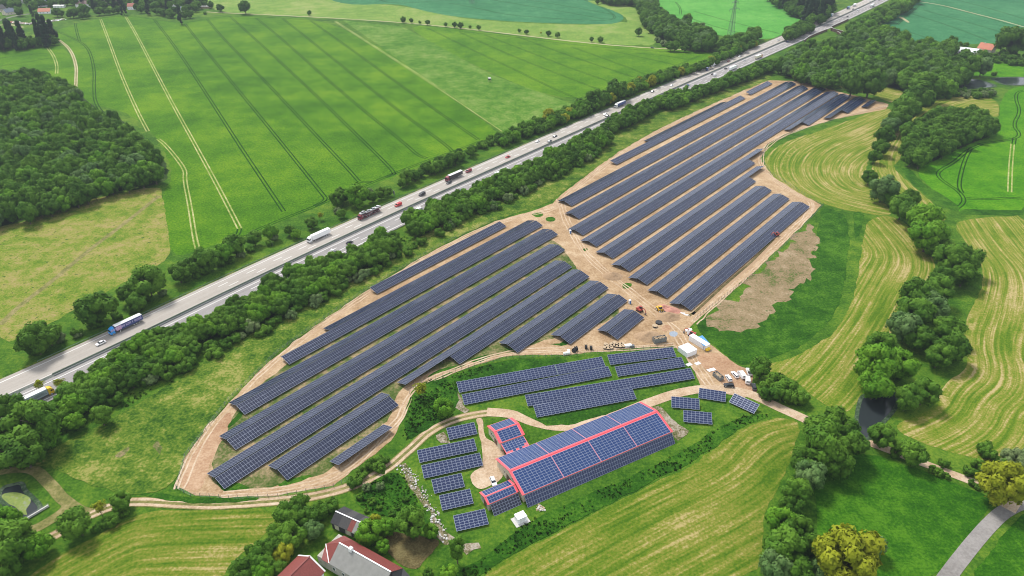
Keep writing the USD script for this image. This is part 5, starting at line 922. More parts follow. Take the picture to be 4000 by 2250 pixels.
LANDMARK = []        # filled by the vehicles: (way along the motorway, words)
def place_plants():
    camp = np.array([0, 0, HGT]); big = {}
    for i, p in enumerate(PLANTS):
        d = np.linalg.norm(np.array([p[0], p[1], 0]) - camp); big.setdefault('bush' if 'bush' in p[4] else 'tree', []).append((-(p[2] / d) - (9 if p[6] else 0), i))
    keep = {}
    for c, l in big.items():
        for k, (s, i) in enumerate(sorted(l)): keep[i] = k < 298
    count, n_seen = {}, {}
    rest = {'tree': {}, 'bush': {}}
    auto = {}
    for i, p in enumerate(PLANTS):
        x, y, rad, hf, fam, where, label = p; c = 'bush' if 'bush' in fam else 'tree'
        kd = FAM[fam][R.randrange(len(FAM[fam]))]; s = rad / KIND[kd][0]; rz = R.uniform(0, 360); sz = s * hf * R.uniform(.92, 1.1)
        if not keep[i]:
            rest[c].setdefault(kd, []).append((x, y, s, sz, rz)); continue
        grp = None
        if not label:
            size = 'small' if rad < 4 else ('large' if rad > 6.4 else 'medium sized')
            lm = ''
            if where in (HN, HF_, BU) and LANDMARK:
                sp, _ = LineString(ML).project(Point(x, y)), 0; lm = ' by the ' + min(LANDMARK, key=lambda q: abs(q[0] - sp))[1]
            label = f'{size} {LOOK[fam]} {c} {where}{lm}' if c == 'tree' or size != 'small' else f'{LOOK[fam]} {c} {where}{lm}'
            grp = label.split(' ', 0)[0][:90]
        x_ = UsdGeom.Xform.Define(stage, numbered('/World', {'bush': 'bush', 'tree': 'conifer' if fam == 'spruce' else 'tree'}[c]))
        x_.AddTranslateOp().Set(Gf.Vec3d(float(x), float(y), 0)); x_.AddRotateZOp().Set(rz); x_.AddScaleOp().Set(Gf.Vec3f(s, s, sz))
        pr = x_.GetPrim(); pr.GetReferences().AddInternalReference(Sdf.Path(f'/World/{kd}')); pr.SetInstanceable(True); info(pr, label, c, grp)
    for c, kinds in rest.items():
        if not kinds: continue
        pi = UsdGeom.PointInstancer.Define(stage, f'/World/further_{"trees" if c == "tree" else "bushes"}'); pos, ori, sc, idx = [], [], [], []
        for k, (kd, l) in enumerate(sorted(kinds.items())):
            q = stage.DefinePrim(f'{pi.GetPath()}/{kd}', 'Xform'); q.GetReferences().AddInternalReference(Sdf.Path(f'/World/{kd}')); pi.GetPrototypesRel().AddTarget(q.GetPath())
            for x, y, s, sz, rz in l:
                pos.append((x, y, 0)); ori.append(Gf.Quath(math.cos(math.radians(rz) / 2), 0, 0, math.sin(math.radians(rz) / 2))); sc.append((s, s, sz)); idx.append(k)
        pi.CreatePositionsAttr(Vt.Vec3fArray([Gf.Vec3f(*map(float, p)) for p in pos])); pi.CreateOrientationsAttr(Vt.QuathArray(ori)); pi.CreateScalesAttr(Vt.Vec3fArray([Gf.Vec3f(*map(float, p)) for p in sc])); pi.CreateProtoIndicesAttr(idx)
        info(pi.GetPrim(), f'the smaller {"trees" if c == "tree" else "bushes"} that fill the distant woods and hedges as one mass', 'woodland' if c == 'tree' else 'bushes', None, 'stuff')
    print('plants', len(PLANTS), {c: len(l) for c, l in big.items()})

# tufts of long grass as stuff
def tufts(name, polys, gap, size, mats, seed, label):
    rg = np.random.default_rng(seed); pi = UsdGeom.PointInstancer.Define(stage, f'/World/{name}'); P_ = []
    for poly in polys:
        pg = Polygon(G2(poly)).buffer(0); x0, y0, x1, y1 = pg.bounds; n = int(pg.area / gap ** 2 * (x1 - x0) * (y1 - y0) / max(pg.area, 1))
        q = np.c_[rg.uniform(x0, x1, n), rg.uniform(y0, y1, n)]; q = q[shapely.contains_xy(pg, q[:, 0], q[:, 1])]
        dn = meshkit.fbm(np.c_[q / 7, q[:, :1] * 0], 3, seed); P_.append(q[dn + rg.uniform(-.12, .12, len(q)) > .47])
    P_ = np.vstack(P_)
    for k, mt in enumerate(mats):
        x = UsdGeom.Xform.Define(stage, f'{pi.GetPath()}/tuft_{k:03d}' if k else f'{pi.GetPath()}/tuft'); n = 26; a = rg.uniform(0, 6.28, n); r = rg.uniform(0, .5, n); h = rg.uniform(.35, 1.0, n)
        b = np.c_[np.cos(a) * r, np.sin(a) * r, np.zeros(n)]; t = b + np.c_[np.cos(a) * h * .5, np.sin(a) * h * .5, h * .8]; w = np.c_[-np.sin(a), np.cos(a), np.zeros(n)] * .16
        v = np.stack([b - w, b + w, t], 1).reshape(-1, 3); nn = np.tile([[0, 0, 1.0]], (len(v), 1)) + np.c_[np.repeat(np.cos(a) * .5, 3), np.repeat(np.sin(a) * .5, 3), np.zeros(3 * n)]; nn /= np.linalg.norm(nn, axis=1, keepdims=True)
        obj('blades', (v, np.arange(3 * n).reshape(-1, 3)), LEAF[mt], x.GetPrim(), normals=nn); pi.GetPrototypesRel().AddTarget(x.GetPath())
    n = len(P_); ang = rg.uniform(0, 3.14, n); s = rg.uniform(.6, 1.3, n) * size
    pi.CreatePositionsAttr(Vt.Vec3fArray.FromNumpy(np.c_[P_, np.full(n, LAYER[0] * .3)].astype(np.float32))); pi.CreateOrientationsAttr(Vt.QuathArray([Gf.Quath(math.cos(t), 0, 0, math.sin(t)) for t in ang]))
    pi.CreateScalesAttr(Vt.Vec3fArray.FromNumpy(np.c_[s, s, s * .9].astype(np.float32))); pi.CreateProtoIndicesAttr(Vt.IntArray.FromNumpy(rg.integers(0, len(mats), n).astype(np.int32)))
    info(pi.GetPrim(), label, 'grass', None, 'stuff'); print(name, n)
tufts('long_grass', [
    [(150, 1100), (400, 985), (600, 860), (800, 740), (1000, 625), (1200, 525), (1190, 500), (990, 610), (780, 735), (560, 850), (330, 985), (160, 1050)],
    [(1200, 1420), (1330, 1310), (1480, 1245), (1640, 1175), (1745, 1120), (1800, 1080), (1880, 1040), (1940, 1045), (1860, 1075), (1810, 1120), (1720, 1175), (1560, 1250), (1400, 1335), (1270, 1400), (1190, 1470), (1080, 1460)],
    zz('31', (1010, 640), (1130, 540), (1330, 410), (1480, 420), (1600, 640), (1700, 860), (1500, 880), (1150, 820), (1030, 740)),
    [(1010, 1120), (1035, 975), (1130, 945), (1230, 918), (1290, 912), (1150, 960), (1150, 1040), (1080, 1075)],
    zz('21', (1560, 1100), (1750, 900), (1980, 1280), (1800, 1340), (1560, 1449))], 1.0, .62, ['bush', 'blade', 'maple'], 5, 'long uncut grass on the banks and verges round the solar park')
# ---------------------------------------------------------------- vehicles
PAINT = {}
def paint(col):
    if col not in PAINT: PAINT[col] = plain('paint_' + col, {'white': (.8, .8, .8), 'black': (.02, .021, .024), 'grey': (.2, .21, .22), 'dark': (.05, .055, .062), 'silver': (.42, .43, .44), 'red': (.42, .03, .035), 'blue': (.05, .14, .34), 'skyblue': (.03, .27, .68), 'navy': (.035, .055, .16),
                                                          'cream': (.62, .58, .44), 'yellow': (.72, .46, .015), 'trailergrey': (.3, .36, .4), 'green': (.05, .12, .08), 'teal': (.12, .26, .3), 'orange': (.6, .2, .03), 'maroon': (.2, .03, .045)}[col], .32, var=.02)
    return PAINT[col]
def wheel(root, x, y, r=.33, w=.22):
    t = obj('wheel', MB().cyl((x, y, r), r, w, 'y', 14).get(), M['black'], root)
    obj('rim', MB().cyl((x, y + (w / 2) * (1 if y > 0 else -1), r), r * .6, .03, 'y', 10).get(), M['offwhite'], t)
def car(label, loc, rz, col='white', kind='sedan', cat='car', group=None, name='car'):
    root = thing(name, label, cat, loc, rz, group); pm = paint(col)
    if kind == 'van':
        L, W, H = 5.3, 2.0, 2.25; prof = [(-2.6, .35), (2.55, .35), (2.65, .8), (2.45, 1.15), (1.9, 1.3), (1.35, 2.05), (1.0, 2.2), (-2.45, 2.25), (-2.62, 2.05)]
        obj('body', MB().prism(prof, -W / 2, W / 2, (1.5, .93)).get(), pm, root)
        obj('windscreen', MB().hexa([(1.92, -.8, 1.34), (1.4, -.78, 2.0), (1.4, .78, 2.0), (1.92, .8, 1.34), (1.99, -.8, 1.34), (1.47, -.78, 2.0), (1.47, .78, 2.0), (1.99, .8, 1.34)]).get(), M['glass'], root)
        for s in (-1, 1): obj('side_window', MB().box(.55, 1.35, s * .98 - .02, s * .98 + .02, 1.3, 1.85).get(), M['glass'], root)
        obj('rear_window', MB().box(-2.66, -2.6, -.7, .7, 1.3, 1.9).get(), M['glass'], root)
        wx = (1.65, -1.6)
    elif kind == 'pickup':
        L, W, H = 5.2, 1.9, 1.8; obj('body', MB().prism([(-2.6, .4), (2.5, .4), (2.6, .75), (2.4, 1.05), (1.2, 1.12), (-2.6, 1.12)], -W / 2, W / 2).get(), pm, root)
        obj('cabin', MB().prism([(-.6, 1.1), (1.2, 1.1), (.6, 1.75), (-.45, 1.78)], -.88, .88, (1.3, .86)).get(), pm, root)
        obj('windscreen', MB().hexa([(1.16, -.76, 1.15), (.63, -.7, 1.7), (.63, .7, 1.7), (1.16, .76, 1.15), (1.24, -.76, 1.15), (.71, -.7, 1.72), (.71, .7, 1.72), (1.24, .76, 1.15)]).get(), M['glass'], root)
        obj('load_bed', MB().box(-2.5, -.7, -.8, .8, 1.12, 1.16).get(), M['black'], root)
        for s in (-1, 1): obj('side_window', MB().box(-.4, .6, s * .83 - .03, s * .83 + .03, 1.2, 1.6).get(), M['glass'], root)
        wx = (1.6, -1.6)
    else:
        est = kind == 'estate'; L, W, H = 4.6, 1.82, 1.48; xr = -2.15 if est else -1.75
        obj('body', MB().prism([(-2.25, .3), (2.2, .3), (2.3, .55), (2.15, .78), (1.2, .95), (-2.1, 1.0), (-2.3, .8)], -W / 2, W / 2).get(), pm, root)
        gh = [(1.15, .94), (.45, 1.4), (-1.2 if not est else -1.8, 1.42), (xr, .98)]
        obj('windows', MB().prism(gh, -W / 2 + .06, W / 2 - .06, (1.2, .82)).get(), M['glass'], root)
        obj('roof', MB().hexa([(.42, -.66, 1.38), (-1.2 if not est else -1.85, -.66, 1.4), (-1.2 if not est else -1.85, .66, 1.4), (.42, .66, 1.38), (.3, -.62, 1.47), (-1.15 if not est else -1.8, -.62, 1.48), (-1.15 if not est else -1.8, .62, 1.48), (.3, .62, 1.47)]).get(), pm, root)
        wx = (1.4, -1.35)
    for x in wx:
        for s in (-1, 1): wheel(root, x, s * (W / 2 - .1))
    for s in (-1, 1):
        obj('headlight', MB().box(2.2 if kind in ('sedan', 'estate') else 2.5, 2.3 if kind in ('sedan', 'estate') else 2.63, s * .68 - .16, s * .68 + .16, .62, .74).get(), M['offwhite'], root)
        obj('tail_light', MB().box(-L / 2 - .02, -L / 2 + .1, s * .76 - .1, s * .76 + .1, .7, .9).get(), paint('red'), root)
    return root
def cab_parts(root, x, pm, low=.0, wind=True):          # x = front bumper
    obj('cab', MB().prism([(x - 2.3, .5), (x - .05, .5), (x, 1.1), (x - .12, 1.9), (x - .4, 2.9), (x - .9, 3.35), (x - 1.3, 3.6), (x - 2.25, 3.75)], -1.22, 1.22, (3.2, .9)).get(), pm, root)
    obj('windscreen', MB().hexa([(x - .16, -1.1, 1.9), (x - .42, -1.05, 2.75), (x - .42, 1.05, 2.75), (x - .16, 1.1, 1.9), (x - .06, -1.1, 1.9), (x - .32, -1.05, 2.75), (x - .32, 1.05, 2.75), (x - .06, 1.1, 1.9)]).get(), M['glass'], root)
    for s in (-1, 1):
        obj('side_window', MB().box(x - 1.35, x - .55, s * 1.22 - .03, s * 1.22 + .03, 1.95, 2.6).get(), M['glass'], root)
        obj('mirror', MB().box(x - .3, x - .1, s * 1.4 - .12, s * 1.4 + .12, 1.95, 2.6).get(), M['black'], root)
        obj('headlight', MB().box(x - .04, x + .03, s * .9 - .2, s * .9 + .2, .75, .95).get(), M['offwhite'], root)
    obj('bumper', MB().box(x - .2, x + .06, -1.22, 1.22, .35, .7).get(), M['black'], root)
def lorry(label, loc, rz, cab='white', body='white', roof=None, kind='semi', name='lorry', lettering=None):
    """Local +x is forwards, the middle of the vehicle stands at the origin."""
    root = thing(name, label, 'lorry', loc, rz); pm = paint(cab)
    if kind == 'semi':
        x = 8.25; cab_parts(root, x, pm); tb = (-8.25, 5.35); wh = [(6.9, 2), (3.6, 2), (-3.4, 2), (-4.7, 2), (-6.0, 2)]
    elif kind == 'rigid':
        x = 5.0; cab_parts(root, x, pm); tb = (-5.0, 2.5); wh = [(3.6, 2), (-2.2, 2), (-3.5, 2)]
    elif kind == 'short':
        x = 3.6; cab_parts(root, x, pm); tb = (-3.6, 1.1); wh = [(2.4, 2), (-2.2, 2)]
    elif kind == 'flatbed':
        x = 8.25; cab_parts(root, x, pm); tb = (-8.25, 5.2); wh = [(6.9, 2), (3.6, 2), (-3.4, 2), (-4.7, 2), (-6.0, 2)]
    elif kind == 'trailer':
        tb = (-4.1, 4.1); wh = [(2.4, 2), (-2.4, 2)]; obj('drawbar', MB().bar((4.1, -.5, .9), (5.6, 0, .8), .14).bar((4.1, .5, .9), (5.6, 0, .8), .14).get(), M['steel'], root)
    if kind == 'flatbed':
        obj('load_bed', MB().box(tb[0], tb[1], -1.25, 1.25, 1.05, 1.2).get(), M['wood'], root)
        for s in (-1, 1): obj('side_rail', MB().box(tb[0], tb[1], s * 1.25 - .06, s * 1.25 + .06, 1.2, 1.55).get(), M['offwhite'], root)
    else:
        obj('cargo_body', MB().box(tb[0], tb[1], -1.26, 1.26, 1.15, 3.85).get(), paint(body), root)
        obj('cargo_roof', MB().hexa([(tb[0] - .02, -1.29, 3.85), (tb[1] + .02, -1.29, 3.85), (tb[1] + .02, 1.29, 3.85), (tb[0] - .02, 1.29, 3.85), (tb[0] + .05, -1.2, 4.0), (tb[1] - .05, -1.2, 4.0), (tb[1] - .05, 1.2, 4.0), (tb[0] + .05, 1.2, 4.0)]).get(), paint(roof or 'white'), root)
        obj('rear_door', MB().box(tb[0] - .05, tb[0], -1.2, 1.2, 1.25, 3.75).get(), paint(body), root)
    obj('chassis', MB().box(tb[0] + .2, tb[1] + (1.2 if kind != 'trailer' else 0), -.5, .5, .7, 1.12).get(), M['steel'], root)
    for s in (-1, 1): obj('side_guard', MB().box(tb[0] + 3, tb[1] - 2.2, s * 1.2 - .03, s * 1.2 + .03, .55, .95).get(), M['steel'], root)
    for wx, _ in wh:
        for s in (-1, 1): wheel(root, wx, s * 1.05, .5, .34)
    if lettering: lettering(root, tb)
    return root
def glyph_row(seed, n, h, x0, z0, y, gap=.2, side=-1):
    """A line of lettering too small to read in the photograph: letter sized strokes."""
    rg = random.Random(seed); mb = MB(); x = x0; t = h * .17
    for k in range(n):
        w = h * rg.uniform(.5, .75)
        if rg.random() < .12: x += w; continue
        segs = [(x, x + t, z0, z0 + h)]
        if rg.random() < .7: segs.append((x + w - t, x + w, z0, z0 + h))
        for zt in (z0, z0 + h / 2 - t / 2, z0 + h - t):
            if rg.random() < .62: segs.append((x, x + w, zt, zt + t))
        for a, b, c, d in segs: mb.box(a, b, y - .02, y + .02, c, d)
        x += w + gap * h
    return mb.get()
def blue_letters(root, tb):
    lil = plain('lettering_lilac', (.5, .42, .66), .5)
    for s in (-1, 1):
        obj('lettering', glyph_row(3, 9, 1.15, -7.6, 2.0, s * 1.275), lil, root); obj('lettering', glyph_row(4, 8, 1.2, 1.2 - 1.0, 2.0, s * 1.275), lil, root); obj('picture_panel', MB().box(2.6, 5.2, s * 1.268 - .01, s * 1.268 + .01, 1.35, 3.5).get(), plain('lettering_pink', (.5, .3, .42), .5), root)
def grey_letters(root, tb):
    for k in range(3):
        for s in (-1, 1): obj('lettering', glyph_row(20 + k, 14 + 3 * k, .34, tb[0] + 2.2 - .35 * k, 2.75 - .5 * k, s * 1.275), M['steel'], root)
def on_way(p, lane=None):
    s, o = mfind(p)
    if lane is not None: o = lane
    loc, a = mway(s, o); return s, loc + [0, 0, zb + .01], (a + math.pi if o > 0 else a), o
LANES = (11.0, 7.3, 3.5, -5.2, -9.0, -12.7)
def snap(p):
    s, o = mfind(p); c = [l for l in LANES if (l > 0) == (o > 0)] or LANES
    return min(c, key=lambda l: abs(l - o))
FARSIDE, NEAR = 'far carriageway', 'near carriageway'
def drive(kind, p, label, short=None, **kw):
    lane = kw.pop('lane', None) or snap(p); s, loc, rz, o = on_way(p, lane)
    if short: LANDMARK.append((s, short))
    return (lorry if kind in ('semi', 'rigid', 'short', 'flatbed', 'trailer') else car)(label, loc, rz, kind=kind, **kw)
def px(x, y): return (x / DS, y / DS)
drive('semi', px(482, 1273), 'bright blue articulated lorry with lilac lettering on its navy trailer and a white roof', 'blue lorry', cab='skyblue', body='navy', lettering=blue_letters, lane=11)
drive('sedan', px(388, 1340), 'white car just ahead of the bright blue lorry on the far carriageway', col='white', lane=7.3)
drive('semi', px(1233, 926), 'all white articulated lorry alone on the far carriageway above the near hedge', 'all white lorry', cab='white', body='white', lane=11)
drive('van', px(1563, 808), 'red van on the far carriageway just behind the car transporter', 'red van', col='red', lane=7.3, cat='van', name='van')
drive('van', px(1643, 762), 'black van on the far carriageway between the red van and the black lorry', col='black', lane=7.3, cat='van', name='van')
drive('semi', px(1765, 695), 'black articulated lorry with a white roof and reddish cab front', 'black lorry', cab='maroon', body='black', lane=11)
drive('estate', px(1758, 719), 'dark grey car overtaking the black lorry on the far carriageway', col='dark', lane=7.3)
drive('van', px(1832, 673), 'dark red van following the black lorry on the far carriageway', 'dark red van', col='maroon', lane=11, cat='van', name='van')
drive('sedan', px(1979, 615), 'small red car some way behind the dark red van on the far carriageway', col='red')
drive('sedan', px(2108, 558), 'white car, first of three cars in a bunch behind the small red car', col='white', lane=11)
drive('sedan', px(2144, 554), 'grey car in the left lane, second of the bunch behind the small red car', 'bunch of three cars', col='grey', lane=3.5)
drive('sedan', px(2165, 535), 'dark grey car, last of three in a bunch behind the small red car', col='dark', lane=7.3)
drive('estate', px(2361, 449), 'white car beside a dark one just ahead of the white and navy lorry', col='white', lane=7.3)
drive('sedan', px(2370, 455), 'dark car beside a white one just ahead of the white and navy lorry', col='dark', lane=3.5)
drive('semi', px(2415, 414), 'articulated lorry with white cab and roof and navy trailer sides', 'white and navy lorry', cab='white', body='navy', lane=11)
drive('sedan', px(2546, 360), 'dark car alone on the far carriageway behind the white and navy lorry', col='dark')
drive('sedan', px(2620, 336), 'white car alone on the far carriageway behind the lone dark car', col='white')
drive('rigid', px(2784, 258), 'white box lorry beside a flat lorry, further up the far carriageway', 'white box lorry', cab='white', body='white', lane=11)
drive('flatbed', px(2783, 274), 'dark lorry with an empty bed beside the white box lorry', cab='navy', lane=7.3)
drive('sedan', px(2845, 241), 'red car behind the white box lorry on the far carriageway', col='maroon')
drive('sedan', px(2895, 224), 'white car beside a dark one before the motorway turnout', col='white', lane=7.3)
drive('sedan', px(2905, 215), 'dark car beside a white one before the motorway turnout', col='dark', lane=11)
for x, y, c, lb in ((3037, 159, 'white', 'white car at the motorway turnout on the far carriageway'), (3124, 115, 'white', 'white car by the tall lamp mast on the far carriageway'), (3181, 98, 'cream', 'pale car below the dark lorry group at the top of the far carriageway'), (3203, 94, 'grey', 'grey car near the pale one at the top of the far carriageway'), (3226, 79, 'white', 'white car just ahead of the teal lorry at the top'), (3333, 38, 'dark', 'dark car beside the last white lorry at the top'), (3395, 7, 'white', 'white car at the top edge of the far carriageway')): drive('sedan', px(x, y), lb, col=c)
drive('rigid', px(3241, 64), 'teal lorry with pale load near the top of the far carriageway', 'teal lorry', cab='teal', body='silver', lane=11)
drive('rigid', px(3307, 35), 'dark lorry following the teal one at the top of the far carriageway', cab='navy', body='teal', roof='teal', lane=11)
drive('rigid', px(3333, 24), 'last white lorry at the top of the far carriageway', 'last white lorry', cab='white', body='white', lane=11)
drive('rigid', px(160, 1550), 'grey sided lorry with yellow cab towing a trailer by the noise wall', 'yellow lorry', cab='yellow', body='trailergrey', lane=-12.6, lettering=grey_letters)
drive('trailer', px(72, 1592), 'grey curtain sided trailer behind the yellow cab lorry', body='trailergrey', lane=-12.6, lettering=grey_letters, name='trailer')
drive('semi', px(430, 1405), 'cream roofed lorry half hidden by the near hedge opposite the white car', 'half hidden cream lorry', cab='white', body='cream', roof='cream', lane=-12.4)
drive('sedan', px(1352, 946), 'black car on the near carriageway opposite the all white lorry', 'black car', col='black', lane=-9)
drive('flatbed', px(1250, 1006), 'white cab lorry with a long empty bed behind the near hedge', 'flatbed lorry', cab='white', lane=-12.6)
drive('sedan', px(1206, 1014), 'white car behind the hedge beside the long empty lorry bed', col='white', lane=-8.6)
drive('van', px(1618, 815), 'white van on the near carriageway below the red van', 'white van', col='white', lane=-9, cat='van', name='van')
drive('sedan', px(1800, 742), 'blue car on the near carriageway opposite the black lorry', 'blue car', col='blue', lane=-9)
drive('semi', px(1952, 682), 'grey sided lorry with white roof partly behind the near hedge', 'grey sided lorry', cab='white', body='silver', lane=-12.6)
drive('semi', px(2352, 493), 'dark sided lorry with white roof behind the hedge, below the two white lorries', 'dark sided lorry', cab='white', body='dark', lane=-12.6)
drive('semi', px(2447, 453), 'white lorry on the near carriageway just below the white and navy one', 'white lorry by the gap', cab='white', body='white', lane=-12.6)
drive('sedan', px(2684, 335), 'dark blue car on the near carriageway at the gap in the hedge', col='blue', lane=-5.2)
drive('van', px(2786, 296), 'white van on the near carriageway beside a black car', 'white van by the gap', col='white', lane=-9, cat='van', name='van')
drive('sedan', px(2780, 292), 'black car on the near carriageway beside a white van', col='black', lane=-5.2)
drive('sedan', px(2833, 270), 'dark car on the near carriageway level with the lone tree in the hedge', col='dark', lane=-5.2)
drive('semi', px(2851, 271), 'white lorry behind the hedge top past the lone tree', 'white lorry past the gap', cab='white', body='white', lane=-12.6)
drive('sedan', px(2903, 238), 'white car on the near carriageway before the orange ended lorry', col='white', lane=-5.2)
drive('semi', px(2954, 227), 'cream lorry with orange cab on the near carriageway by the turnout', 'orange cab lorry', cab='orange', body='cream', lane=-12.6)
for x, y, c, lb in ((3074, 165, 'navy', 'dark blue car on the near carriageway past the turnout'), (3166, 131, 'dark', 'dark car on the near carriageway at the start of the timber wall'), (3310, 67, 'dark', 'dark car on the near carriageway above the curved timber wall'), (3435, 2, 'dark', 'dark car at the top edge of the near carriageway')): drive('sedan', px(x, y), lb, col=c)
drive('van', px(3355, 43), 'white van on the near carriageway near the top', col='white', cat='van', name='van')
drive('semi', px(3398, 26), 'white lorry on the near carriageway at the top', 'topmost white lorry', cab='white', body='white', lane=-12.6)
car('dark green car on the pale field road near the wood', G(px(2548, 188)) + [0, 0, LAYER[0]], math.radians(-12), 'green')
# car transporter
s, loc, rz, o = on_way(px(1439, 841), 11); LANDMARK.append((s, 'car transporter'))
tr = thing('car_transporter', 'red car transporter lorry loaded with pale cars on two decks', 'lorry', loc, rz)
cab_parts(tr, 9.2, paint('maroon'))
fr = MB()
for x0, x1 in ((-.2, 8.6), (-9.2, -1.0)):
    for s_ in (-1, 1):
        for z in (1.0, 2.75): fr.box(x0, x1, s_ * 1.2 - .07, s_ * 1.2 + .07, z, z + .18)
        for x in np.linspace(x0 + .2, x1 - .3, 5): fr.box(x - .07, x + .07, s_ * 1.2 - .07, s_ * 1.2 + .07, .8, 2.9)
obj('deck_frame', fr.get(), paint('maroon'), tr); obj('upper_deck', MB().box(-9.1, 6.6, -1.1, 1.1, 2.75, 2.85).get(), M['steel'], tr); obj('lower_deck', MB().box(-9.1, 6.6, -1.1, 1.1, .95, 1.05).get(), M['steel'], tr)
for x in (7.8, 2.6, 1.2, -3.6, -5.0):
    for s_ in (-1, 1): wheel(tr, x, s_ * 1.0, .48, .3)
ca, sa = math.cos(rz), math.sin(rz)
for k, (x, z, c, lb) in enumerate(((5.6, 3.55, 'silver', 'front'), (1.2, 2.87, 'silver', 'second'), (-3.2, 2.87, 'silver', 'third'), (-7.0, 3.0, 'white', 'rear'))): car(f'pale car {lb} most on the top deck of the transporter' if lb in ('front', 'rear') else f'pale car {lb} from the front on the top deck of the transporter', loc + [ca * x, sa * x, z], rz, c)
for k, (x, c) in enumerate(((2.0, 'grey'), (-5.6, 'dark'))): car(f'dark car on the {("front", "rear")[k]} lower deck of the transporter', loc + [ca * x, sa * x, 1.06], rz, c)
# parked at the site and the yard
PK = LAYER[0] + .01
for x, y, a, c, k, lb in ((675, 372, 98, 'white', 'estate', 'white estate parked alone above the black car'), (765, 322, 106, 'white', 'estate', 'white estate parked left of the tall white van'), (858, 328, 100, 'white', 'van', 'tall white van in the middle of the car park'), (963, 285, 86, 'white', 'pickup', 'white pickup parked at the back right of the car park'), (941, 402, 78, 'white', 'van', 'white van parked right in front of the white pickup'), (678, 474, 172, 'black', 'estate', 'black estate parked across the car park entrance'), (1033, 494, 82, 'dark', 'estate', 'dark car parked against the bushes at the right of the car park')):
    car(lb, G(zz('N', (x, y))) + [0, 0, PK], math.radians(a), c, k, 'van' if k == 'van' else 'car', name='van' if k == 'van' else 'car')
car('white car parked in the yard before the annex of the long hall', G(zz('J', (792, 208))) + [0, 0, PK], math.radians(-72), 'white', 'estate')
# ---------------------------------------------------------------- building site
def heap(name, label, p, rx, ry, h, mat, seed):
    o = G(p); m = trimesh.creation.icosphere(4, 1.0); v = m.vertices.copy(); r = np.linalg.norm(v[:, :2], axis=1); z = np.maximum(0, (1 - r) ** 1.0) * h
    k = v[:, 2] >= -.02; n = meshkit.fbm(np.c_[v[:, :2] * 2.2, v[:, :1] * 0 + seed], 4, seed); vv = np.c_[v[:, 0] * rx * (.85 + .3 * n), v[:, 1] * ry * (.85 + .3 * n), np.where(v[:, 2] > 0, z * (.75 + .5 * n), -.15)]
    x = obj(name, (vv + o, m.faces), M[mat], None, label, 'heap', smooth=True); return x
heap('gravel_heap', 'left one of the two red gravel heaps beside the yellow wheel loader', zz('O', (478, 158)), 4.2, 3.4, 2.0, 'sand_red', 1); heap('gravel_heap', 'right one of the two red gravel heaps beside the yellow wheel loader', zz('O', (585, 198)), 5.2, 3.6, 1.9, 'sand_red', 2)
heap('soil_heap', 'brown soil heap just below the red gravel heaps', zz('O', (545, 285)), 6.8, 4.8, 2.8, 'sand_brown', 3); heap('soil_heap', 'brown soil heap above the grey container on the site road', zz('O', (265, 565)), 7.2, 5.0, 2.8, 'sand_brown', 4); heap('soil_heap', 'brown soil heap at the left ends of the upper solar rows', zz('G', (392, 535)), 6, 4.6, 3.0, 'sand_brown', 5)
def drum(label, p, r=1.1, w=.9, flat=True, mat='wood', group=None, z0=0.0):
    o = G(p) + [0, 0, z0]; t = thing('cable_drum', label, 'cable drum', o, R.uniform(0, 3), group)
    if flat: obj('flange', MB().cyl((0, 0, .05), r, .1, 'z', 16).get(), M[mat], t); obj('flange', MB().cyl((0, 0, w), r, .1, 'z', 16).get(), M[mat], t); obj('cable', MB().cyl((0, 0, w / 2), r * .72, w - .1, 'z', 14).get(), M['black'], t)
    else: obj('flange', MB().cyl((0, -w / 2, r), r, .1, 'y', 16).get(), M[mat], t); obj('flange', MB().cyl((0, w / 2, r), r, .1, 'y', 16).get(), M[mat], t); obj('cable', MB().cyl((0, 0, r), r * .75, w - .1, 'y', 14).get(), M['black'], t)
dl = [(625, 160), (662, 160), (693, 153), (727, 143), (762, 138), (797, 136), (698, 124), (665, 137), (600, 140), (590, 178), (625, 185), (660, 180), (725, 160), (762, 165), (800, 160)]
for k, (x, y) in enumerate(dl): drum('pale wooden cable drum in the cluster along the fence by the site road', zz('P', (x, y)), 1.05, .8, True, 'wood', 'wooden cable drums in the cluster')
for x, y, lb in ((375, 180, 'upright black cable drum left of the wooden drum cluster'), (432, 190, 'black cable drum between the upright one and the wooden cluster'), (262, 200, 'black cable drum beside the white liquid tanks'), (240, 222, 'black cable drum just right of the white liquid tanks')): drum(lb, zz('P', (x, y)), 1.15, .9, False, 'black')
drum('coil of black cable lying in front of the gravel slab', zz('O', (412, 372)), 1.7, .7, True, 'black'); drum('pale topped cable drum left of the black cable coil', zz('O', (355, 425)), 1.4, .9, True, 'wood')
for k, (x, y) in enumerate(((130, 250), (155, 246), (180, 240), (176, 218))):
    o = G(zz('P', (x, y))); t = thing('liquid_tank', f'{["leftmost front", "middle front", "right front", "rear"][k]} white liquid tank at the fence left of the cable drums', 'tank', o, .15); obj('tank', MB().box(-.55, .55, -.5, .5, .2, 1.25).get(), M['white'], t); obj('pallet', MB().box(-.6, .6, -.55, .55, 0, .16).get(), M['wood'], t); obj('lid', MB().cyl((0, 0, 1.28), .14, .08).get(), M['black'], t)
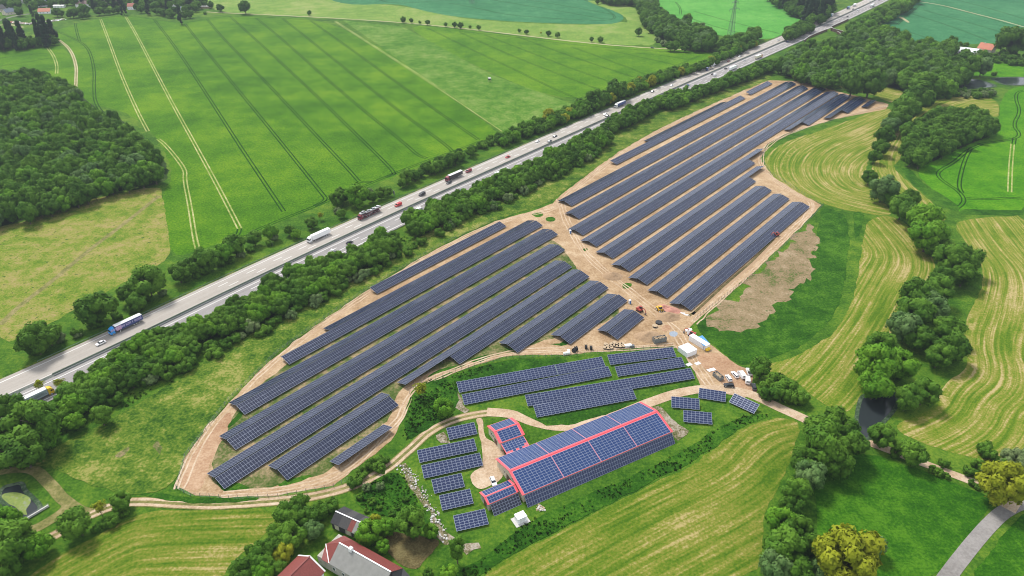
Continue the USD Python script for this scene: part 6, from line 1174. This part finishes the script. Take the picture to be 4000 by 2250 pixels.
def container(label, p0, p1, w, h, mat, cat='container', open_top=False, z=0.0, name='container', win=0):
    a, b = G(p0), G(p1); d = b - a; L = np.linalg.norm(d[:2]); t = thing(name, label, cat, a, math.atan2(d[1], d[0])); c = MB()
    if open_top:
        c.box(0, L, 0, .08, .15, h).box(0, L, w - .08, w, .15, h).box(0, .08, .08, w - .08, .15, h).box(L - .08, L, .08, w - .08, .15, h).box(.08, L - .08, .08, w - .08, .15, .25)
        db = MB()
        for _ in range(40): x, y = R.uniform(.4, L - .6), R.uniform(.3, w - .5); s = R.uniform(.2, .7); db.box(x, x + s * 1.6, y, y + s * .6, .3, h - .5 + R.uniform(0, .5))
        obj('rubble', db.get(), M['wood'], t, kind='stuff')
    else: c.box(0, L, 0, w, .1, h)
    obj('shell', c.get(), M[mat], t); rb = MB()
    for x in np.arange(.2, L - .1, .45):
        for y in (-.03, w + .03): rb.box(x, x + .22, y - .03, y + .03, .2, h - .15)
    obj('ribs', rb.get(), M[mat], t, kind='stuff')
    if not open_top: obj('roof', MB().box(-.04, L + .04, -.06, w + .06, h, h + .08).get(), M[mat], t)
    for k in range(win):
        f = obj('window', MB().box(L + .0, L + .05, .5 + k * 1.7, 1.6 + k * 1.7, 1.1, 2.1).get(), M['offwhite'], t); obj('pane', MB().box(L + .03, L + .07, .58 + k * 1.7, 1.52 + k * 1.7, 1.18, 2.02).get(), M['pane'], f)
    return t
container('white office container with three windows at the site entrance', zz('O', (948, 812)), zz('O', (818, 718)), 6.0, 2.7, 'white', 'office container', name='office_container')
container('long white container behind the blue roofed shelter', zz('O', (1130, 740)), zz('O', (890, 592)), 2.7, 2.9, 'white')
sh_a, sh_b, sh_c = G(zz('O', (1040, 768))), G(zz('O', (1128, 738))), G(zz('O', (935, 645)))
t = thing('site_shelter', 'blue roofed open shelter between the white containers', 'shelter', (0, 0, 0)); e1 = sh_c - sh_a; e2 = sh_b - sh_a
obj('roof', MB().hexa([sh_a + [0, 0, 2.75], sh_b + [0, 0, 2.85], sh_b + e1 + [0, 0, 2.85], sh_c + [0, 0, 2.75], sh_a + [0, 0, 2.87], sh_b + [0, 0, 2.97], sh_b + e1 + [0, 0, 2.97], sh_c + [0, 0, 2.87]]).get(), M['bluepaint'], t)
pm_ = MB()
for q in (sh_a, sh_b, sh_c, sh_b + e1): pm_.box(q[0] - .08, q[0] + .08, q[1] - .08, q[1] + .08, 0, 2.75)
obj('posts', pm_.get(), M['steel'], t)
container('grey open container full of rubble at the cable drums', zz('O', (350, 672)), zz('O', (522, 640)), 2.6, 2.6, 'rail_grey', 'container', True)
container('grey open skip filled with stones beside the car park', zz('N', (445, 318)), zz('N', (545, 402)), 2.4, 1.9, 'rail_grey', 'skip', True, name='skip')
o = G(zz('N', (432, 234))); t = obj('cover_sheet', MB().hexa([G(zz('N', p), .1) for p in ((360, 232), (400, 262), (503, 236), (465, 204))] + [G(zz('N', p), .3) for p in ((360, 232), (400, 262), (503, 236), (465, 204))]).get(), M['white'], None, 'flat white cover lying above the skip at the car park', 'cover')
for p, lb in (((238, 148), 'pale wooden pallet at the site road above the car park'), ((115, 163), 'cream pallet on the grass edge beside the site road')):
    o = G(zz('N', p)); t = thing('pallet', lb, 'pallet', o, .5)
    for k in range(5): obj('plank', MB().box(-1.4, 1.4, -.9 + k * .4, -.6 + k * .4, .12, .2).get(), M['offwhite'], t)
    obj('bearer', MB().box(-1.3, -1.1, -.9, 1, 0, .12).box(1.1, 1.3, -.9, 1, 0, .12).get(), M['wood'], t)
def toilet(label, p):
    t = thing('portable_toilet', label, 'toilet cabin', G(p), .4); obj('cabin', MB().box(-.55, .55, -.55, .55, .1, 2.1).get(), M['offwhite'], t); obj('door', MB().box(-.4, .4, -.58, -.55, .2, 1.95).get(), paint('blue'), t); obj('roof', MB().hexa([(-.6, -.6, 2.1), (.6, -.6, 2.1), (.6, .6, 2.1), (-.6, .6, 2.1), (-.4, -.4, 2.4), (.4, -.4, 2.4), (.4, .4, 2.4), (-.4, .4, 2.4)]).get(), M['white'], t)
toilet('white portable toilet at the left ends of the upper solar rows', zz('G', (125, 262))); toilet('white portable toilet at the right end of the lower solar rows', zz('G', (501, 706)))
def digger(label, p, rz, mat='redpaint', reach=3.2):
    t = thing('excavator', label, 'excavator', G(p), rz)
    for s in (-1, 1): obj('track', MB().prism([(-1.5, .12), (-1.2, 0), (1.2, 0), (1.5, .12), (1.5, .6), (1.2, .75), (-1.2, .75), (-1.5, .6)], s * .95 - .25, s * .95 + .25).get(), M['black'], t)
    obj('body', MB().box(-1.7, 1.0, -1.1, 1.1, .8, 1.6).box(-1.8, -.8, -1.05, 1.05, 1.6, 1.95).get(), M[mat], t); obj('cab', MB().prism([(-.6, 1.6), (.9, 1.6), (.8, 2.5), (.5, 2.8), (-.6, 2.8)], .1, 1.0).get(), M['glass'], t); obj('cab_roof', MB().box(-.65, .6, .08, 1.02, 2.8, 2.9).get(), M[mat], t)
    obj('boom', MB().bar((.8, -.3, 1.4), (2.2, -.3, 3.2), .35).bar((2.2, -.3, 3.2), (reach + .6, -.3, 2.6), .3).get(), M[mat], t); obj('arm', MB().bar((reach + .6, -.3, 2.6), (reach + .9, -.3, 1.0), .25).get(), M[mat], t); obj('bucket', MB().prism([(reach + .5, .4), (reach + 1.1, .3), (reach + 1.2, 1.0), (reach + .8, 1.1)], -.75, .15).get(), M['steel'], t)
digger('red excavator parked at the right end of the shortest lower solar row', zz('O', (142, 205)), -.9); digger('red excavator working at the trench along the upper array', zz('H', (858, 278)), 3.7); digger('small red excavator behind the long white container', zz('O', (880, 552)), 2.6)
t = thing('wheel_loader', 'yellow wheel loader beside the red gravel heaps', 'wheel loader', G(zz('O', (432, 205))), -1.1)
obj('body', MB().prism([(-2.6, .7), (.8, .7), (.8, 1.6), (-.4, 1.7), (-2.6, 1.9)], -1.0, 1.0).get(), M['yellow'], t); obj('cab', MB().prism([(-.9, 1.6), (.5, 1.6), (.3, 2.9), (-.8, 2.9)], -.75, .75).get(), M['glass'], t); obj('cab_roof', MB().box(-.95, .4, -.8, .8, 2.9, 3.02).get(), M['yellow'], t)
obj('lift_arm', MB().bar((.6, -.6, 1.4), (2.6, -.6, .7), .25).bar((.6, .6, 1.4), (2.6, .6, .7), .25).get(), M['yellow'], t); obj('bucket', MB().prism([(2.4, .2), (3.5, .2), (3.3, .4), (2.7, .6), (2.6, 1.3), (2.4, 1.3)], -1.3, 1.3).get(), M['steel'], t)
for x in (1.2, -1.7):
    for s in (-1, 1): wheel(t, x, s * .95, .75, .5)
t = thing('generator', 'yellow generator standing at the blue roofed shelter', 'generator', G(zz('O', (1105, 765))), .5); obj('housing', MB().box(-1.1, 1.1, -.6, .6, .35, 1.5).get(), paint('yellow'), t); obj('skid', MB().box(-1.2, 1.2, -.6, .6, 0, .3).get(), M['steel'], t)
t = thing('water_tank', 'upright white tank behind the small red excavator', 'tank', G(zz('O', (845, 525)))); obj('tank', MB().cyl((0, 0, 1.4), 1.1, 2.8, n=18).get(), M['white'], t); obj('lid', MB().cyl((0, 0, 2.9), .4, .2).get(), M['offwhite'], t)
t = thing('bulk_bag', 'small white bulk bag left of the upright white tank', 'bag', G(zz('O', (805, 490))), .3); obj('bag', MB().hexa([(-.5, -.5, 0), (.5, -.5, 0), (.5, .5, 0), (-.5, .5, 0), (-.6, -.6, 1.0), (.6, -.6, 1.0), (.6, .6, 1.0), (-.6, .6, 1.0)]).get(), M['white'], t); obj('handles', MB().bar((-.5, -.5, 1), (-.4, -.4, 1.3), .08).bar((.5, .5, 1), (.4, .4, 1.3), .08).get(), M['offwhite'], t)
t = thing('pipe_stack', 'loose white pipes lying at the lower end of the upper array', 'pipes', (0, 0, 0))
for k, (x, y) in enumerate(((715, 225), (735, 235), (755, 240), (780, 248), (725, 218), (765, 250))): a = G(zz('O', (x, y)), .12); b = a + np.array([R.uniform(1.8, 2.6), R.uniform(-1.4, -.4), 0]); obj('pipe', MB().bar(a, b, .22).get(), M['white'], t)
t = obj('storage_box', MB().box(-1.6, 1.6, -.7, .7, 0, 1.1).box(-1.7, 1.7, -.75, .75, 1.1, 1.2).get(), M['white'], None, 'long white box at the right end of the cable drum cluster', 'box'); UsdGeom.Xformable(t).AddTranslateOp().Set(Gf.Vec3d(*map(float, G(zz('P', (853, 158)))))); UsdGeom.Xformable(t).AddRotateZOp().Set(12)
t = obj('storage_box', MB().box(-1.0, 1.0, -.7, .7, 0, 1.0).box(-1.05, 1.05, -.75, .75, 1.0, 1.1).get(), M['steel'], None, 'dark box between the white box and the grey container', 'box'); UsdGeom.Xformable(t).AddTranslateOp().Set(Gf.Vec3d(*map(float, G(zz('P', (900, 163)))))); UsdGeom.Xformable(t).AddRotateZOp().Set(10)
# open trench along the array
xy = densify(G2(zz('O', (840, 270), (930, 215)) + zz('H', (330, 775), (520, 600), (700, 445), (845, 300))), 4, False)
obj('trench', ribbon(xy, -.7, .7, LAYER[0] + .03), M['mud'], kind='structure')

# ---------------------------------------------------------------- fences, walls, signs, masts
def fence(label, pts, gap=3.0, h=1.9):
    xy = densify(G2(pts), gap, False); x = thing('wire_fence', label, 'fence'); wires = MB()
    for k, q in enumerate(xy): obj('post', MB().box(q[0] - .06, q[0] + .06, q[1] - .06, q[1] + .06, 0, h).get(), M['steel'], x)
    for a, b in zip(xy[:-1], xy[1:]):
        for z in (.3, .8, 1.3, 1.8): wires.bar((a[0], a[1], z), (b[0], b[1], z), .018)
    obj('wires', wires.get(), M['rail_grey'], x, kind='stuff')
fence('wire fence between the lower solar rows and the grassy motorway slope', [(445, 1228), (466, 1150), (575, 1008), (700, 886), (805, 810), (928, 726), (1100, 622), (1240, 555)])
fence('wire fence on the bank between the lower solar rows and the two rut lane', [(445, 1230), (480, 1248), (600, 1255), (700, 1250), (840, 1226), (880, 1208)])
fence('wire fence of the old park along its earth bank below the cable drums', [(1030, 990), (1060, 965), (1130, 940), (1225, 914), (1290, 900), (1420, 898), (1600, 880), (1690, 872)])
fence('wire fence along the outer edge of the upper array beside the bare soil', [(1745, 806), (1905, 684), (1996, 596), (2070, 518), (2002, 478), (1938, 436), (1914, 400), (1930, 364), (1982, 340), (2100, 304), (2232, 268)])
def noise_wall(label, pts, h=3.6, zbase=0.0, conv=zz, cap=True, view='T', hgt=None):
    xy = densify(smooth(G2(zz(view, *pts), h), False, 2), 4.0, False); x = thing('noise_wall', label, 'wall'); cp = MB()
    for a, b in zip(xy[:-1], xy[1:]):
        d = (b - a) / np.linalg.norm(b - a); n = np.array([-d[1], d[0]])
        for k in range(4):
            p, q = a + (b - a) * (k / 4 + .01), a + (b - a) * ((k + 1) / 4 - .01); o = n * .12
            obj('plank_panel', MB().hexa([(*(p - o), -.3), (*(q - o), -.3), (*(q + o), -.3), (*(p + o), -.3), (*(p - o), h), (*(q - o), h), (*(q + o), h), (*(p + o), h)]).get(), M['woodwall'], x)
        cp.bar((*a, h + .06), (*b, h + .06), .5, .14)
    obj('cap', cp.get(), M['offwhite'], x)
noise_wall('brown timber noise wall with pale cap beside the yellow lorry', [(-160, 850), (0, 762), (140, 690), (500, 602), (890, 503)], 3.4)
noise_wall('curved timber wall with pale cap along the underpass road at the top', [(475, 285), (465, 258), (500, 292), (600, 320), (700, 345), (780, 378), (812, 408), (790, 480), (768, 570)], 4.2, view='Q')
noise_wall('short curved timber wall opposite the long curved one at the underpass', [(585, 348), (640, 375), (655, 410), (645, 465)], 3.2, view='Q')
noise_wall('straight brown timber noise wall below the near carriageway left of the underpass', [(-40, 510), (60, 435), (220, 370), (400, 300)], 3.0, view='Q')
noise_wall('brown timber noise wall above the underpass road right of the curved wall', [(470, 255), (560, 215), (700, 155), (800, 105)], 3.0, view='Q')
def road_sign(label, p, rz, w=2.4, h=1.6):
    t = thing('road_sign', label, 'sign', G(p), rz); obj('board', MB().box(-.04, .04, -w / 2, w / 2, 1.6, 1.6 + h).get(), M['rail_grey'], t)
    for s in (-1, 1): obj('post', MB().box(-.12, -.04, s * w * .35 - .05, s * w * .35 + .05, 0, 1.6 + h * .8).get(), M['steel'], t)
road_sign('grey back of a large road sign beside the far carriageway at the car transporter', zz('11', (1390, 530)), .5, 3.2, 3.0); road_sign('small grey back of a road sign on the slope left of the all white lorry', zz('A', (758, 288)), .5, 1.6, 1.4)
hs = thing('raised_hide', 'dark raised hide standing alone in the fallow strip', 'hide', G(zz('01', (2348, 822))), .3)
obj('cabin', MB().box(-1.2, 1.2, -1.2, 1.2, 2.0, 3.8).get(), M['darkroof'], hs); obj('roof', MB().hexa([(-1.4, -1.4, 3.8), (1.4, -1.4, 3.8), (1.4, 1.4, 4.0), (-1.4, 1.4, 4.0), (-1.4, -1.4, 3.9), (1.4, -1.4, 3.9), (1.4, 1.4, 4.1), (-1.4, 1.4, 4.1)]).get(), M['offwhite'], hs)
lg = MB()
for sx_ in (-1, 1):
    for sy_ in (-1, 1): obj('leg', MB().bar((sx_ * 1.5, sy_ * 1.5, 0), (sx_ * 1.0, sy_ * 1.0, 2.0), .15).get(), M['wood'], hs)
def pylon(label, p, H=46, w=6.5, rz=.6):
    t = thing('power_pylon', label, 'pylon', G(p), rz); mb = MB()
    def hw(z): return w / 2 * (1 - z / H) ** 1.0 * .86 + .5
    zs = np.linspace(0, H * .98, 13)
    for a, b in zip(zs[:-1], zs[1:]):
        ca_, cb_ = hw(a), hw(b); A = [(-ca_, -ca_, a), (ca_, -ca_, a), (ca_, ca_, a), (-ca_, ca_, a)]; B = [(-cb_, -cb_, b), (cb_, -cb_, b), (cb_, cb_, b), (-cb_, cb_, b)]
        for k in range(4): mb.bar(A[k], B[k], .26); mb.bar(A[k], B[(k + 1) % 4], .14); mb.bar(A[(k + 1) % 4], B[k], .14); mb.bar(B[k], B[(k + 1) % 4], .12)
    obj('lattice', mb.get(), M['rail_green'], t)
    for z, L in ((H * .7, 9.5), (H * .86, 6.5)):
        ar = MB(); c = hw(z)
        for s in (-1, 1):
            for y in (-c, c): ar.bar((s * c, y, z), (s * L, 0, z + .3), .2); ar.bar((s * c, y, z + 2.2), (s * L, 0, z + .3), .16); ar.bar((s * (c + L) / 2, y / 2, z + .15), (s * c, y, z + 2.2), .1)
        obj('cross_arm', ar.get(), M['rail_green'], t); ins = MB()
        for s in (-1, 1): ins.cyl((s * L, 0, z - 1.0), .16, 2.4)
        obj('insulators', ins.get(), M['steel'], t)
pylon('tall lattice power pylon standing at the motorway hedge before the green field', zz('U', (555, 530)), 50); pylon('power pylon cut off by the top edge in the blue green wheat', zz('01', (2170, 36)), 46)
t = thing('lamp_mast', 'thin grey mast beside the far carriageway at the top', 'mast', G(zz('03', (320, 275)))); obj('mast', MB().cyl((0, 0, 6), .16, 12).get(), M['rail_grey'], t); obj('head', MB().box(-.8, .8, -.15, .15, 11.9, 12.1).get(), M['rail_grey'], t)
t = thing('flag_mast', 'white pointed mast between the village houses', 'mast', G(zz('R', (1143, 82)))); obj('mast', MB().cyl((0, 0, 10), .9, 20, r2=.12).get(), M['white'], t); obj('base', MB().box(-1.4, 1.4, -1.4, 1.4, 0, 1.2).get(), M['white'], t)
# weir beam of the pond
a, b = G(zz('30', (240, 885)), .5), G(zz('30', (490, 735)), .5); t = thing('pond_weir', 'concrete beam across the end of the algae covered pond', 'weir'); obj('beam', MB().bar(a, b, .5, .8).get(), M['conc'], t); obj('rail', MB().bar(a + [0, 0, 1], b + [0, 0, 1], .08).bar(a, a + [0, 0, 1], .08).bar(b, b + [0, 0, 1], .08).get(), M['steel'], t)
# rubble heaps of the village and the stone heap at the hall
def rubble(name, label, pts, view, n, size, mats, seed, spread):
    rg = random.Random(seed); ln = LineString(G2(zz(view, *pts))); x = thing(name, label, 'rubble', kind='stuff'); bs = {m: MB() for m in mats}
    for _ in range(n):
        q = ln.interpolate(rg.random(), normalized=True); u, v_ = rg.gauss(0, spread), rg.gauss(0, spread * .6); s = size * rg.uniform(.4, 1.5); z = max(0, 1.2 * size * (1 - abs(u) / (2 * spread)) * rg.random()); m = trimesh.creation.icosphere(0, s)
        bs[rg.choice(mats)].add(m.vertices * [rg.uniform(.7, 1.4), rg.uniform(.7, 1.4), rg.uniform(.4, .8)] + [q.x + u, q.y + v_, z + s * .3], m.faces)
    for m, b in bs.items():
        if b.n: obj('pieces', b.get(), M[m], x, kind='stuff')
rubble('rubble_heap', 'long heap of white, grey and brown rubble below the village meadow', [(150, 320), (280, 335), (420, 345), (580, 330)], 'R', 260, 1.0, ['conc', 'white', 'wood', 'rail_grey', 'redroof2'], 3, 3.5)
rubble('rubble_heap', 'second row of pale rubble at the right end of the village meadow', [(640, 315), (760, 300), (900, 280)], 'R', 120, .9, ['conc', 'white', 'wood', 'steel'], 4, 2.5)
rubble('stone_heap', 'small heap of pale stones beside the lower corner of the steep solar bank', [(1225, 430), (1250, 470)], 'J', 60, .28, ['conc', 'wood'], 5, .7)
rubble('concrete_chunks', 'broken concrete pieces strewn along the overgrown strip west of the old park', [(1465, 330), (1560, 440), (1640, 570), (1740, 740), (1830, 900), (1900, 1080)], '31', 170, .32, ['conc', 'greywall'], 6, 1.3)
t = thing('silage_bag', 'white capped storage dome in the dark belt of trees at the left', 'tank', G(zz('R', (352, 565)))); obj('dome', MB().cyl((0, 0, 6), 1.6, 12, n=14).get(), M['white'], t); obj('cap', MB().cyl((0, 0, 12.3), 1.6, .7, n=14, r2=.3).get(), M['white'], t)
place_plants()
# ---------------------------------------------------------------- the air
HAZE = usdkit.material(stage, '/World/Looks/air', {"v": ("principled_volume", {"color": (.78, .88, 1.0), "density": 0.00006, "anisotropy": 0.2})}, [], volume="v.volume")
obj('haze', MB().box(-6100, 6100, -3100, 9100, -1.2, 206).get(), HAZE, None, 'thin bluish summer haze that pales the far fields', 'haze', kind='stuff')
